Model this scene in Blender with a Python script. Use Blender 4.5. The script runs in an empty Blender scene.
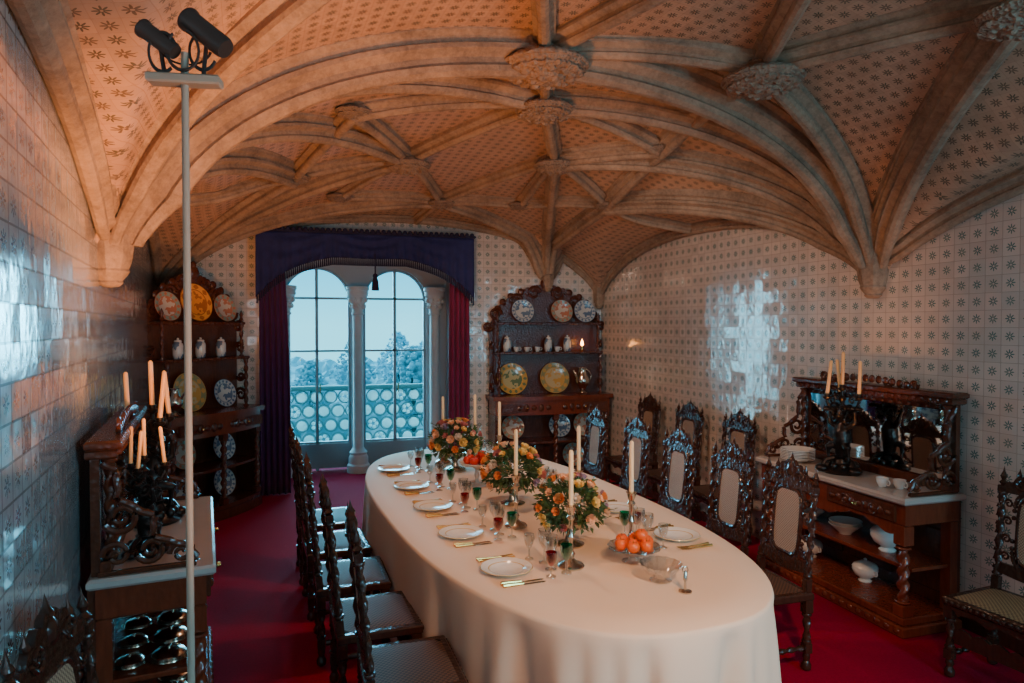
import bpy, math, random
from math import sin, cos, pi, radians, sqrt, atan2
from mathutils import Vector, Matrix, noise
random.seed(7)
SC = bpy.context.scene
COL = SC.collection

# ------------------------------------------------------------------ materials
class NT:
    def __init__(s, name):
        s.m = bpy.data.materials.new(name); s.m.use_nodes = True
        s.t = s.m.node_tree; s.b = s.t.nodes['Principled BSDF']
        s.tc = s.t.nodes.new('ShaderNodeTexCoord')
    def put(s, sock, v):
        if hasattr(v, 'is_output'): s.t.links.new(v, sock)
        else: sock.default_value = v
    def m_(s, op, a, b=None, c=None):
        n = s.t.nodes.new('ShaderNodeMath'); n.operation = op
        for i, x in enumerate((a, b, c)):
            if x is not None: s.put(n.inputs[i], x)
        return n.outputs[0]
    def mix(s, f, a, b):
        n = s.t.nodes.new('ShaderNodeMix'); n.data_type = 'RGBA'
        s.put(n.inputs[0], f); s.put(n.inputs[6], c4(a)); s.put(n.inputs[7], c4(b))
        return n.outputs[2]
    def noise(s, scale, detail=3, vec=None, rough=.5):
        n = s.t.nodes.new('ShaderNodeTexNoise'); n.inputs['Scale'].default_value = scale
        n.inputs['Detail'].default_value = detail; n.inputs['Roughness'].default_value = rough
        s.t.links.new(vec or s.tc.outputs['Object'], n.inputs['Vector'])
        return n.outputs[0]
    def bump(s, h, strength, dist=.01, normal=None):
        n = s.t.nodes.new('ShaderNodeBump'); n.inputs['Strength'].default_value = strength
        n.inputs['Distance'].default_value = dist
        s.t.links.new(h, n.inputs['Height'])
        if normal: s.t.links.new(normal, n.inputs['Normal'])
        return n.outputs[0]
    def set(s, k, v):
        s.put(s.b.inputs[k], c4(v) if k in ('Base Color', 'Emission Color') else v)
def c4(c):
    if isinstance(c, (tuple, list)) and len(c) == 3: return (*c, 1)
    return c

def mat(name, col, rough=.5, metal=0, var=.15, vs=8, bump=0, bs=40, bd=.01, **kw):
    n = NT(name)
    dark = tuple(max(0, x*(1-var)) for x in col); lite = tuple(min(1, x*(1+var)) for x in col)
    n.set('Base Color', n.mix(n.noise(vs, 4), dark, lite))
    n.set('Roughness', rough); n.set('Metallic', metal)
    if bump: n.set('Normal', n.bump(n.noise(bs, 4), bump, bd))
    for k, v in kw.items(): n.set(k.replace('_', ' '), v)
    return n.m

def wood(name, a, b, rough=.28, carve=.5):
    n = NT(name)
    mp = n.t.nodes.new('ShaderNodeMapping'); mp.inputs['Scale'].default_value = (14, 14, 3)
    n.t.links.new(n.tc.outputs['Object'], mp.inputs[0])
    g = n.noise(3, 5, mp.outputs[0], .6)
    n.set('Base Color', n.mix(g, a, b)); n.set('Roughness', rough)
    v = n.t.nodes.new('ShaderNodeTexVoronoi'); v.inputs['Scale'].default_value = 42
    n.t.links.new(n.tc.outputs['Object'], v.inputs['Vector'])
    n.set('Normal', n.bump(v.outputs[0], carve, .006))
    return n.m

def star_tile(name, ax, pitch, base, star, star2, dot, grout, rough=.12, jitter=.02, uv=False, gw=.485, coat=.3, size=.22):
    n = NT(name)
    sp = n.t.nodes.new('ShaderNodeSeparateXYZ')
    n.t.links.new(n.tc.outputs['UV' if uv else 'Object'], sp.inputs[0])
    a = n.m_('DIVIDE', sp.outputs[ax[0]], pitch); b = n.m_('DIVIDE', sp.outputs[ax[1]], pitch)
    fu = n.m_('SUBTRACT', n.m_('FRACT', a), .5); fv = n.m_('SUBTRACT', n.m_('FRACT', b), .5)
    ia = n.m_('FLOOR', a); ib = n.m_('FLOOR', b)
    par = n.m_('FLOORED_MODULO', n.m_('ADD', ia, ib), 2.0)
    r = n.m_('SQRT', n.m_('ADD', n.m_('MULTIPLY', fu, fu), n.m_('MULTIPLY', fv, fv)))
    ang = n.m_('ARCTAN2', fv, fu)
    pet = n.m_('COSINE', n.m_('MULTIPLY', ang, 8.0))
    lim = n.m_('ADD', size, n.m_('MULTIPLY', pet, size*.55))
    st = n.m_('MULTIPLY', n.m_('LESS_THAN', r, lim), n.m_('GREATER_THAN', r, .06))
    au = n.m_('SUBTRACT', n.m_('ABSOLUTE', fu), .5); av = n.m_('SUBTRACT', n.m_('ABSOLUTE', fv), .5)
    rc = n.m_('SQRT', n.m_('ADD', n.m_('MULTIPLY', au, au), n.m_('MULTIPLY', av, av)))
    ac = n.m_('ARCTAN2', av, au)
    limc = n.m_('ADD', .06, n.m_('MULTIPLY', n.m_('COSINE', n.m_('MULTIPLY', ac, 4.0)), .04))
    dt = n.m_('LESS_THAN', rc, limc)
    gr = n.m_('GREATER_THAN', n.m_('MAXIMUM', n.m_('ABSOLUTE', fu), n.m_('ABSOLUTE', fv)), gw)
    cb = n.t.nodes.new('ShaderNodeCombineXYZ'); n.put(cb.inputs[0], ia); n.put(cb.inputs[1], ib)
    wn = n.t.nodes.new('ShaderNodeTexWhiteNoise'); wn.noise_dimensions = '2D'
    n.t.links.new(cb.outputs[0], wn.inputs['Vector'])
    bc = n.mix(wn.outputs[0], tuple(x*.84 for x in base), base)
    c = n.mix(st, bc, n.mix(par, star, star2))
    c = n.mix(dt, c, dot); c = n.mix(gr, c, grout)
    n.set('Base Color', c)
    n.put(n.b.inputs['Roughness'], n.m_('ADD', rough, n.m_('MULTIPLY', gr, .5)))
    n.b.inputs['Coat Weight'].default_value = coat; n.b.inputs['Coat Roughness'].default_value = .11; n.b.inputs['Coat IOR'].default_value = 1.8
    if jitter:
        g = n.t.nodes.new('ShaderNodeNewGeometry')
        vs = n.t.nodes.new('ShaderNodeVectorMath'); vs.operation = 'SUBTRACT'
        n.t.links.new(wn.outputs['Color'], vs.inputs[0]); vs.inputs[1].default_value = (.5, .5, .5)
        sc = n.t.nodes.new('ShaderNodeVectorMath'); sc.operation = 'SCALE'
        n.t.links.new(vs.outputs[0], sc.inputs[0]); sc.inputs['Scale'].default_value = jitter
        ad = n.t.nodes.new('ShaderNodeVectorMath'); ad.operation = 'ADD'
        n.t.links.new(g.outputs['Normal'], ad.inputs[0]); n.t.links.new(sc.outputs[0], ad.inputs[1])
        nm = n.t.nodes.new('ShaderNodeVectorMath'); nm.operation = 'NORMALIZE'
        n.t.links.new(ad.outputs[0], nm.inputs[0])
        b1 = n.bump(n.noise(16, 1), .16, .01, nm.outputs[0])
        b2 = n.bump(n.m_('SUBTRACT', 1.0, gr), .5, .002, b1)
        n.set('Normal', b2); n.t.links.new(b2, n.b.inputs['Coat Normal'])
    return n.m

def plate_mat(name, center, rim, acc, rad, k=12.0, gold=None):
    n = NT(name)
    sp = n.t.nodes.new('ShaderNodeSeparateXYZ'); n.t.links.new(n.tc.outputs['Object'], sp.inputs[0])
    x, y = sp.outputs[0], sp.outputs[1]
    r = n.m_('DIVIDE', n.m_('SQRT', n.m_('ADD', n.m_('MULTIPLY', x, x), n.m_('MULTIPLY', y, y))), rad)
    a = n.m_('ARCTAN2', y, x)
    w = n.m_('COSINE', n.m_('MULTIPLY', a, k))
    petal = n.m_('LESS_THAN', n.m_('ABSOLUTE', n.m_('SUBTRACT', r, .83)), n.m_('MULTIPLY', n.m_('ADD', w, .3), .09))
    rimm = n.m_('GREATER_THAN', r, .68)
    ring = n.m_('LESS_THAN', n.m_('ABSOLUTE', n.m_('SUBTRACT', r, .67)), .025)
    ring2 = n.m_('GREATER_THAN', r, .96)
    cs = n.m_('GREATER_THAN', n.noise(14, 2), .54)
    cen = n.mix(cs, center, acc)
    c = n.mix(rimm, cen, rim); c = n.mix(petal, c, acc)
    c = n.mix(ring, c, gold or acc); c = n.mix(ring2, c, gold or acc)
    n.set('Base Color', c); n.set('Roughness', .15)
    return n.m

W_ = wood('dark_carved_wood', (.035, .010, .005), (.15, .038, .015), .25, .45)
W2 = wood('red_mahogany', (.08, .014, .006), (.26, .05, .018), .22, .15)
W3 = wood('black_wood', (.018, .008, .006), (.075, .025, .013), .22, .5)
STONE = NT('rib_stone')
_g = STONE.m_('ADD', STONE.m_('MULTIPLY', STONE.noise(3, 5, None, .65), .6), STONE.m_('MULTIPLY', STONE.noise(26, 5, None, .7), .4))
_g = STONE.m_('SMOOTH_MIN', STONE.m_('MULTIPLY', STONE.m_('SUBTRACT', _g, .3), 2.4), 1.0, .1)
STONE.set('Base Color', STONE.mix(_g, (.13, .08, .05), (.54, .36, .235))); STONE.set('Roughness', .85)
STONE.set('Normal', STONE.bump(STONE.noise(34, 6, None, .7), .8, .014)); STONE = STONE.m
CARVE = NT('carved_stone')
CARVE.set('Base Color', CARVE.mix(CARVE.noise(12, 6), (.12, .075, .048), (.45, .3, .2))); CARVE.set('Roughness', .8)
_v = CARVE.t.nodes.new('ShaderNodeTexVoronoi'); _v.inputs['Scale'].default_value = 40
CARVE.t.links.new(CARVE.tc.outputs['Object'], _v.inputs['Vector'])
CARVE.set('Normal', CARVE.bump(_v.outputs[0], 1, .015)); CARVE = CARVE.m
COLM = mat('column_limestone', (.5, .56, .57), .6, bump=.2)
MARB = mat('white_marble', (.46, .39, .34), .2, var=.12, vs=6)
CLOTH = mat('cream_linen', (.82, .62, .46), .85, var=.03, vs=3, bump=.15, bs=400, bd=.001)
CARP = NT('crimson_carpet')
CARP.set('Base Color', CARP.mix(CARP.noise(60, 5), (.24, .0008, .016), (.46, .003, .040))); CARP.set('Roughness', .95)
CARP.set('Normal', CARP.bump(CARP.noise(250, 3), .6, .01)); CARP.b.inputs['Specular IOR Level'].default_value = .1; CARP = CARP.m
VELV = mat('purple_velvet', (.075, .006, .075), .8, var=.5, vs=5, Sheen_Weight=.1)
VELV_LIT = mat('velvet_painted_lit', (.2, .006, .055), .8, var=.5, vs=5, Sheen_Weight=.1)  # lit copy of the curtain velvet, light painted in as crimson
VELVB = mat('navy_fringed_velvet', (.016, .02, .10), .85, var=.4, vs=12, bump=.5, bs=60)
FRINGE = mat('dark_fringe', (.012, .01, .04), .85)
PORC = mat('white_porcelain', (.72, .68, .62), .12, var=.03)
GOLD = mat('gilt_metal', (.75, .45, .15), .25, 1)
SILV = mat('silver', (.6, .53, .44), .2, 1, var=.1)
BRONZE = mat('dark_bronze', (.04, .03, .026), .3, .8, var=.3, bump=.3, bs=50)
WAX = mat('cream_wax', (.88, .6, .32), .45, var=.03)
ORWAX = mat('amber_wax', (.85, .44, .16), .4, var=.05)
LEAF = mat('leaf_green', (.065, .11, .028), .5, var=.6, vs=25)
def cane(name, a, b, k):
    C = NT(name); s_ = C.t.nodes.new('ShaderNodeSeparateXYZ'); C.t.links.new(C.tc.outputs['Object'], s_.inputs[0])
    w1 = C.m_('SINE', C.m_('MULTIPLY', s_.outputs[0], k)); w2 = C.m_('SINE', C.m_('MULTIPLY', C.m_('ADD', s_.outputs[1], s_.outputs[2]), k))
    C.set('Base Color', C.mix(C.m_('GREATER_THAN', C.m_('MULTIPLY', w1, w2), 0.0), a, b)); C.set('Roughness', .65); return C.m
CANE = cane('woven_cane', (.19, .105, .06), (.45, .29, .18), 420.0)
LEATH = cane('brown_seat_cane', (.03, .012, .006), (.13, .055, .025), 260.0)
TANC = cane('tan_seat_cane', (.16, .08, .035), (.42, .24, .11), 260.0)
MIRR = mat('mirror_silvering', (.75, .76, .75), .03, 1, var=.02)
BLACK = mat('dark_lamp_metal', (.045, .035, .03), .45, .3)
GREYM = mat('beige_painted_steel', (.34, .27, .2), .6, .0)
WHITEF = mat('white_window_paint', (.2, .3, .34), .45, var=.05)
PLAST = mat('pale_plaster', (.34, .38, .4), .8, var=.06)
BARK = mat('bark', (.05, .07, .07), .9)

def glass(name, col, alpha=.25, rough=.02):
    n = NT(name)
    t = n.t.nodes.new('ShaderNodeBsdfTransparent'); t.inputs[0].default_value = c4(col)
    g = n.t.nodes.new('ShaderNodeBsdfGlossy'); g.inputs['Roughness'].default_value = rough; g.inputs[0].default_value = (1, 1, 1, 1)
    lw = n.t.nodes.new('ShaderNodeLayerWeight'); lw.inputs[0].default_value = alpha
    mx = n.t.nodes.new('ShaderNodeMixShader')
    n.t.links.new(lw.outputs['Facing'], mx.inputs[0]); n.t.links.new(t.outputs[0], mx.inputs[1]); n.t.links.new(g.outputs[0], mx.inputs[2])
    n.t.links.new(mx.outputs[0], n.t.nodes['Material Output'].inputs[0])
    return n.m
PANE = glass('window_glass', (.97, .99, 1), .04)
CRYS = glass('clear_crystal', (.86, .88, .88), .45, .05)
GREENG = glass('green_glass', (.05, .55, .38), .35, .05)
REDG = glass('ruby_glass', (.6, .03, .05), .35, .05)

WALLP = dict(pitch=.108, base=(.72, .59, .49), star=(.10, .19, .165), star2=(.14, .21, .17), dot=(.45, .28, .2), grout=(.44, .35, .28), coat=1, jitter=.05, size=.185, rough=.15, gw=.482)
TILE_Y = star_tile('glazed_star_tile_side', (1, 2), **WALLP)
TILE_X = star_tile('glazed_star_tile_end', (0, 2), **WALLP)
TILE_L = star_tile('glazed_star_tile_pale', (1, 2), pitch=.112, base=(.62, .64, .63), star=(.2, .3, .34), star2=(.24, .32, .34), dot=(.34, .26, .24), grout=(.16, .15, .14), gw=.466, rough=.15, coat=1, jitter=.04, size=.2)
TILE_C = star_tile('terracotta_star_tile', (0, 1), .088, (.52, .31, .2), (.12, .09, .055), (.16, .10, .06), (.3, .16, .1), (.44, .26, .17), rough=.45, jitter=.0, uv=True, coat=0, size=.23)

# ------------------------------------------------------------------ mesh builder
class M:
    def __init__(s): s.v = []; s.f = []; s.mi = []; s.cur = 0; s.T = Matrix.Identity(4)
    def add(s, vs, fs):
        o = len(s.v); s.v += [tuple(s.T @ Vector(p)) for p in vs]
        for f in fs: s.f.append(tuple(i+o for i in f)); s.mi.append(s.cur)
    def box(s, x0, x1, y0, y1, z0, z1):
        vs = [(x, y, z) for x in (x0, x1) for y in (y0, y1) for z in (z0, z1)]
        s.add(vs, [(0, 1, 3, 2), (4, 6, 7, 5), (0, 4, 5, 1), (2, 3, 7, 6), (0, 2, 6, 4), (1, 5, 7, 3)])
    def bx(s, x0, x1, y0, y1, z0, z1, b=.006):
        a = []
        for (zz, d) in ((z0, b), (z0+b, 0), (z1-b, 0), (z1, b)):
            a.append([(x0+d, y0+d, zz), (x1-d, y0+d, zz), (x1-d, y1-d, zz), (x0+d, y1-d, zz)])
        vs = sum(a, []); fs = [(3, 2, 1, 0), (12, 13, 14, 15)]
        for k in range(3):
            for i in range(4):
                j = (i+1) % 4; fs.append((k*4+i, k*4+j, (k+1)*4+j, (k+1)*4+i))
        s.add(vs, fs)
    def prism(s, pl, z0, z1):
        k = len(pl); vs = [(p[0], p[1], z) for z in (z0, z1) for p in pl]
        s.add(vs, [tuple(reversed(range(k))), tuple(range(k, 2*k))]+[(i, (i+1) % k, k+(i+1) % k, k+i) for i in range(k)])
    def lathe(s, prof, seg=20, c=(0, 0, 0), fn=None, caps=True):
        vs = []; fs = []
        for (r, z) in prof:
            for i in range(seg):
                a = 2*pi*i/seg; rr = r*(fn(a, z) if fn else 1)
                vs.append((c[0]+rr*cos(a), c[1]+rr*sin(a), c[2]+z))
        for k in range(len(prof)-1):
            for i in range(seg):
                j = (i+1) % seg; fs.append((k*seg+i, k*seg+j, (k+1)*seg+j, (k+1)*seg+i))
        if caps:
            if prof[0][0] > 1e-4: fs.append(tuple(reversed(range(seg))))
            if prof[-1][0] > 1e-4: fs.append(tuple(range((len(prof)-1)*seg, len(prof)*seg)))
        s.add(vs, fs)
    def twist(s, x, y, z0, z1, r, seg=12, step=.012):
        L = z1-z0; n = max(6, int(L/step)); k = 2*pi/(.085)
        prof = []
        b = min(.03, L*.12)
        for i in range(n+1): prof.append((r, L*i/n))
        def fn(a, z):
            e = max(0, min(1, z/b, (L-z)/b))
            return (.86+.3*e*cos(2*a-k*z))
        s.lathe(prof, seg, (x, y, z0), fn)
        s.lathe([(r*1.25, 0), (r*1.4, .008), (r*1.25, .016)], seg, (x, y, z0-.004))
        s.lathe([(r*1.25, 0), (r*1.4, .008), (r*1.25, .016)], seg, (x, y, z1-.012))
    def tube(s, pts, r, seg=8):
        pts = [Vector(p) for p in pts]; n = len(pts); vs = []; fs = []
        up = Vector((0, 0, 1))
        for i, p in enumerate(pts):
            t = (pts[min(i+1, n-1)]-pts[max(i-1, 0)]).normalized()
            u = up if abs(t.dot(up)) < .95 else Vector((0, 1, 0))
            a = t.cross(u).normalized(); b = t.cross(a).normalized()
            rr = r[i] if isinstance(r, (list, tuple)) else r
            for k in range(seg):
                an = 2*pi*k/seg; vs.append(p+(a*cos(an)+b*sin(an))*rr)
        for i in range(n-1):
            for k in range(seg):
                j = (k+1) % seg; fs.append((i*seg+k, i*seg+j, (i+1)*seg+j, (i+1)*seg+k))
        fs.append(tuple(reversed(range(seg)))); fs.append(tuple(range((n-1)*seg, n*seg)))
        s.add(vs, fs)
    def ball(s, c, r, sc=(1, 1, 1), seg=12, rings=8):
        prof = [(sin(pi*i/rings), -cos(pi*i/rings)) for i in range(rings+1)]
        vs = []; fs = []
        for (rr, z) in prof:
            for i in range(seg):
                a = 2*pi*i/seg; vs.append((c[0]+r*sc[0]*rr*cos(a), c[1]+r*sc[1]*rr*sin(a), c[2]+r*sc[2]*z))
        for k in range(rings):
            for i in range(seg):
                j = (i+1) % seg; fs.append((k*seg+i, k*seg+j, (k+1)*seg+j, (k+1)*seg+i))
        s.add(vs, fs)
    def torus(s, c, R, r, ax='y', seg=24, ring=8, a0=0, a1=2*pi, sz=1):
        vs = []; fs = []; full = abs(a1-a0-2*pi) < 1e-3; n = seg if full else seg+1
        for i in range(n):
            a = a0+(a1-a0)*i/seg
            for k in range(ring):
                b = 2*pi*k/ring; q = R+r*cos(b); h = r*sin(b)
                p = {'y': (q*cos(a), h, q*sin(a)*sz), 'z': (q*cos(a), q*sin(a)*sz, h), 'x': (h, q*cos(a), q*sin(a)*sz)}[ax]
                vs.append((c[0]+p[0], c[1]+p[1], c[2]+p[2]))
        for i in range(seg):
            i2 = (i+1) % n
            for k in range(ring):
                j = (k+1) % ring; fs.append((i*ring+k, i*ring+j, i2*ring+j, i2*ring+k))
        s.add(vs, fs)
    def outline(s, pts, y0, y1, ax='y'):
        n = len(pts)
        def P(p, d): return (p[0], d, p[1]) if ax == 'y' else (d, p[0], p[1])
        vs = [P(p, y0) for p in pts]+[P(p, y1) for p in pts]
        fs = [tuple(range(n)), tuple(reversed(range(n, 2*n)))]
        for i in range(n):
            j = (i+1) % n; fs.append((i, i+n, j+n, j))
        s.add(vs, fs)
    def scroll(s, c, R, r, turns=1.6, flip=1, ax='y', a0=0, seg=26):
        pts = []
        for i in range(seg+1):
            t = i/seg; q = R*(1-.8*t); a = a0+flip*turns*2*pi*t
            d = (q*cos(a), q*sin(a))
            pts.append((c[0]+d[0], c[1], c[2]+d[1]) if ax == 'y' else (c[0], c[1]+d[0], c[2]+d[1]))
        s.tube(pts, [r*(1-.4*i/seg) for i in range(seg+1)], 6)
    def obj(s, name, mats, parent=None, smooth=40, recalc=True):
        me = bpy.data.meshes.new(name); me.from_pydata(s.v, [], s.f)
        for m in (mats if isinstance(mats, (list, tuple)) else [mats]): me.materials.append(m)
        me.polygons.foreach_set('material_index', s.mi)
        if recalc:
            import bmesh
            bm = bmesh.new(); bm.from_mesh(me); bmesh.ops.recalc_face_normals(bm, faces=bm.faces); bm.to_mesh(me); bm.free()
        if smooth:
            me.polygons.foreach_set('use_smooth', [True]*len(me.polygons)); me.set_sharp_from_angle(angle=radians(smooth))
        me.update()
        o = bpy.data.objects.new(name, me); COL.objects.link(o)
        if parent: o.parent = parent
        return o

def empty(name):
    o = bpy.data.objects.new(name, None); o.empty_display_size = .1; COL.objects.link(o); return o
def tag(o, label, cat, group=None):
    o['label'] = label; o['category'] = cat
    if group: o['group'] = group
    return o
def struct(o): o['kind'] = 'structure'; return o
def dup(root, mw):
    n = root.copy(); COL.objects.link(n); n.matrix_world = mw
    for c in root.children:
        k = c.copy(); k.parent = n; COL.objects.link(k)
        for g in c.children:
            h = g.copy(); h.parent = k; COL.objects.link(h)
    return n
class Maker:
    def __init__(s, build): s.build = build; s.root = None
    def __call__(s, mw, label=None):
        if s.root is None: s.root = s.build(); o = s.root; o.matrix_world = mw
        else: o = dup(s.root, mw); o['label'] = s.lab
        if o is s.root: s.lab = o['label']
        if label: o['label'] = label
        return o
def TR(x, y, z, rz=0, rx=0, s=1):
    return Matrix.Translation((x, y, z)) @ Matrix.Rotation(rz, 4, 'Z') @ Matrix.Rotation(rx, 4, 'X') @ Matrix.Scale(s, 4)

# ------------------------------------------------------------------ room shell
def xl(y): return -.5-.131*y
RSK = .065
def xr(y): return 4.07-RSK*max(0, y-3.9)
YN, YM, YF = -1.2, 4.06, 8.4
m = M(); m.box(-2.2, 4.4, YN-.2, 9.75, -.1, 0); struct(m.obj('floor', CARP, smooth=0))
m = M(); m.prism([(4.07, YN), (4.35, YN), (4.35, YF), (xr(YF), YF), (4.07, 3.9)], 0, 4.3); struct(m.obj('wall_right', TILE_Y, smooth=0))
m = M(); ya, yb = YN, YF+.2
m.prism([(xl(ya), ya), (xl(yb), yb), (xl(yb)-.25, yb), (xl(ya)-.25, ya)], 0, 4.3); struct(m.obj('wall_left', TILE_L, smooth=0))
m = M(); m.box(-1, 4.3, YN-.25, YN, 0, 4.3); struct(m.obj('wall_near', TILE_X, smooth=0))
OX0, OX1, OZ = -.42, 1.9, 2.95
m = M(); m.box(-1.85, OX0, YF, YF+.25, 0, 4.3); m.box(OX1, 4.3, YF, YF+.25, 0, 4.3); m.box(OX0, OX1, YF, YF+.25, OZ, 4.3)
struct(m.obj('wall_far', TILE_X, smooth=0))
m = M(); m.box(OX0-.3, OX0, YF+.25, 9.7, 0, 3.1); m.box(OX1, OX1+.3, YF+.25, 9.7, 0, 3.1); m.box(OX0-.3, OX1+.3, YF+.25, 9.7, OZ, 3.1)
struct(m.obj('wall_recess', PLAST, smooth=0))
WY = 9.5; SP = 2.31
arches = [(.14, .44), (1.18, .43)]
m = M()
def slab(x0, x1, z0, z1): m.box(x0, x1, WY, WY+.16, z0, z1)
slab(OX0, .14-.44, 0, OZ); slab(.58, .75, 0, OZ); slab(1.61, OX1, 0, OZ)
for (cx, w) in arches:
    n = 20
    for i in range(n):
        a0 = pi*i/n; a1 = pi*(i+1)/n
        p = [(cx+w*cos(a0), SP+w*sin(a0)), (cx+w*cos(a1), SP+w*sin(a1))]
        m.outline([p[0], (p[0][0], OZ), (p[1][0], OZ), p[1]], WY, WY+.16)
struct(m.obj('wall_window', PLAST, smooth=0))
for k, (cx, w) in enumerate(arches):
    e = empty('window_%d' % (k+1)); struct(e)
    m = M(); y0, y1 = WY+.04, WY+.09; t = .032
    m.box(cx-w, cx-w+t, y0, y1, 0, SP); m.box(cx+w-t, cx+w, y0, y1, 0, SP)
    m.box(cx-.02, cx+.02, y0, y1, .0, SP+w-.01); m.box(cx-w+t, cx+w-t, y0+.005, y1-.005, .03, .36)
    for z in (.38, 1.62, SP+.02): m.box(cx-w+t, cx+w-t, y0, y1, z-.014, z+.014)
    m.torus((cx, (y0+y1)/2, SP), w-.015, .02, 'y', 24, 6, 0, pi)
    f = m.obj('window_frame', WHITEF, e, 30)
    g = M(); n = 16
    pts = [(cx-w+.02, .38), (cx+w-.02, .38)]+[(cx+(w-.02)*cos(pi*i/n), SP+(w-.02)*sin(pi*i/n)) for i in range(n+1)]
    g.outline(pts, WY+.063, WY+.067); g.obj('glass_pane', PANE, e, 0)
    h = M(); h.tube([(cx+.04, y0-.02, 1.05), (cx+.04, y0-.05, 1.05), (cx+.04, y0-.05, 1.17), (cx+.04, y0-.02, 1.17)], .008); h.obj('handle', GOLD, e)
def mk_column():
    m = M()
    m.lathe([(.15, 0), (.15, .1), (.13, .12), (.13, .2), (.11, .24), (.12, .27), (.085, .31), (.07, .34), (.066, 2.1), (.085, 2.12), (.07, 2.15), (.08, 2.2), (.11, 2.3), (.13, 2.36), (.14, 2.37), (.14, 2.43), (.15, 2.44), (.15, 2.48)], 16)
    for z, r, n in ((2.22, .085, 8), (2.3, .11, 8)):
        for i in range(n):
            a = 2*pi*(i+.5*(z > 2.25))/n; m.ball((r*cos(a), r*sin(a), z), .026, (1, 1, 1.3), 8, 6)
    return tag(m.obj('stone_column', COLM), 'slender pale limestone column with carved leaf capital at the window', 'column', 'window columns')
mkc = Maker(mk_column)
mkc(TR(.665, 9.33, 0)); mkc(TR(1.70, 9.33, 0)); mkc(TR(-.26, 9.33, 0))
m = M(); m.bx(4.05, 4.07, YN, 3.9, 0, .1); struct(m.obj('baseboard_right', W3))
m = M(); m.bx(OX1+.1, 3.7, YF-.02, YF, 0, .1); struct(m.obj('baseboard_far', W3))

# ------------------------------------------------------------------ vault
SPZ = 2.24
def bay(y):
    if y < YM: c, h = (YN+YM)/2, (YM-YN)/2
    else: c, h = (YM+YF)/2, (YF-YM)/2
    return max(-1, min(1, (y-c)/h))
def crown(y):
    t = max(0, min(1, (y-4.3)/4.1)); return 3.8-.46*t**1.6
FRX = 3.0
def surf(x, y):
    L = xl(y); R = xr(y); u = 2*(x-L)/(R-L)-1; u = max(-1, min(1, u)); v = bay(y)
    T = SPZ+(crown(y)-SPZ)*(max(0, 1-abs(u)**2.1))**(1/2.1)
    Lz = SPZ+.82*(max(0, 1-abs(v)**2.1))**(1/2.1)+.5*(1-abs(u))*(1-v*v)
    z = max(T, Lz)
    r = sqrt((x-FRX)**2+(y-8.4)**2)
    if r < 1.5:
        F = 2.38+1.25*sqrt(max(0, 1-(1-r/1.5)**2)); z = min(z, F)
    return z
m = M(); uvs = []
NX, NY = 150, 200
ys = [YN+(YF-YN)*j/NY for j in range(NY+1)]
vs = []; fs = []
for y in ys:
    L = xl(y); R = xr(y); row = []
    for i in range(NX+1):
        a = pi*i/NX; x = L+(R-L)*(.5-.5*cos(a)); row.append(Vector((x, y, surf(x, y))))
    mid = NX//2; acc = [0]*(NX+1)
    for i in range(mid+1, NX+1): acc[i] = acc[i-1]+sqrt((row[i].x-row[i-1].x)**2+(row[i].z-row[i-1].z)**2)
    for i in range(mid-1, -1, -1): acc[i] = acc[i+1]-sqrt((row[i].x-row[i+1].x)**2+(row[i].z-row[i+1].z)**2)
    vs += [tuple(p) for p in row]; uvs += [(acc[i]+(10.5), y+5) for i in range(NX+1)]
for j in range(NY):
    for i in range(NX):
        a = j*(NX+1)+i; fs.append((a, a+NX+1, a+NX+2, a+1))
m.v = vs; m.f = fs; m.mi = [0]*len(fs)
ceil = m.obj('ceiling', TILE_C, None, 0, recalc=False); struct(ceil)
ceil.data.polygons.foreach_set('use_smooth', [True]*len(ceil.data.polygons))
uvl = ceil.data.uv_layers.new(name='UVMap')
for lp in ceil.data.loops: uvl.data[lp.index].uv = uvs[lp.vertex_index]
sd = ceil.modifiers.new('Solidify', 'SOLIDIFY'); sd.thickness = .06; sd.offset = 1
m = M(); m.box(-2.2, 4.5, YN-.3, YF+.25, 4.3, 4.4); struct(m.obj('ceiling_slab', PLAST, smooth=0))

HP = [(.105, .06), (.105, -.03), (.092, -.03), (.092, -.05), (.066, -.066), (.060, -.09), (.078, -.098), (.078, -.118), (.056, -.128), (.034, -.142), (.034, -.165), (.044, -.178), (.036, -.2), (.014, -.215)]
PROF = [(-a, b) for a, b in HP]+[(a, b) for a, b in reversed(HP)]
tn = [0]
def rib(p, q, s=1.0, pw=(2, 1), n=44):
    P = Vector(p); Q = Vector(q); m = M(); vs = []; fs = []; pts = []
    if (P.y+Q.y)/2 > 6.2: s *= .86
    s *= 1.06
    for i in range(n+1):
        t = i/n
        if pw[0] > 1 and pw[1] > 1: t = .5-.5*cos(pi*t)
        elif pw[0] > 1: t = t**pw[0]
        w = P.lerp(Q, t); pts.append(Vector((w.x, w.y, surf(w.x, w.y))))
    for _ in range(3):
        z = [a.z for a in pts]
        for i in range(2, n-1): pts[i].z = (z[i-1]+2*z[i]+z[i+1])/4
    d = (Q-P).normalized(); side = Vector((d.y, -d.x, 0))
    for i in range(n+1):
        t = (pts[min(i+1, n)]-pts[max(i-1, 0)]).normalized()
        up = side.cross(t).normalized()
        h = max(0, min(1, (pts[i].z-SPZ)/.5)); ss = s*(.45+.55*h) if pw[0] > 1 else s
        for (a, b) in PROF: vs.append(pts[i]+side*a*ss+up*b*ss)
    k = len(PROF)
    for i in range(n):
        for j in range(k): fs.append((i*k+j, i*k+(j+1) % k, (i+1)*k+(j+1) % k, (i+1)*k+j))
    fs.append(tuple(range(k))); fs.append(tuple(reversed(range(n*k, n*k+k))))
    m.add(vs, fs); tn[0] += 1
    struct(m.obj('trim_%d' % tn[0], STONE, None, 28))
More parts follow.
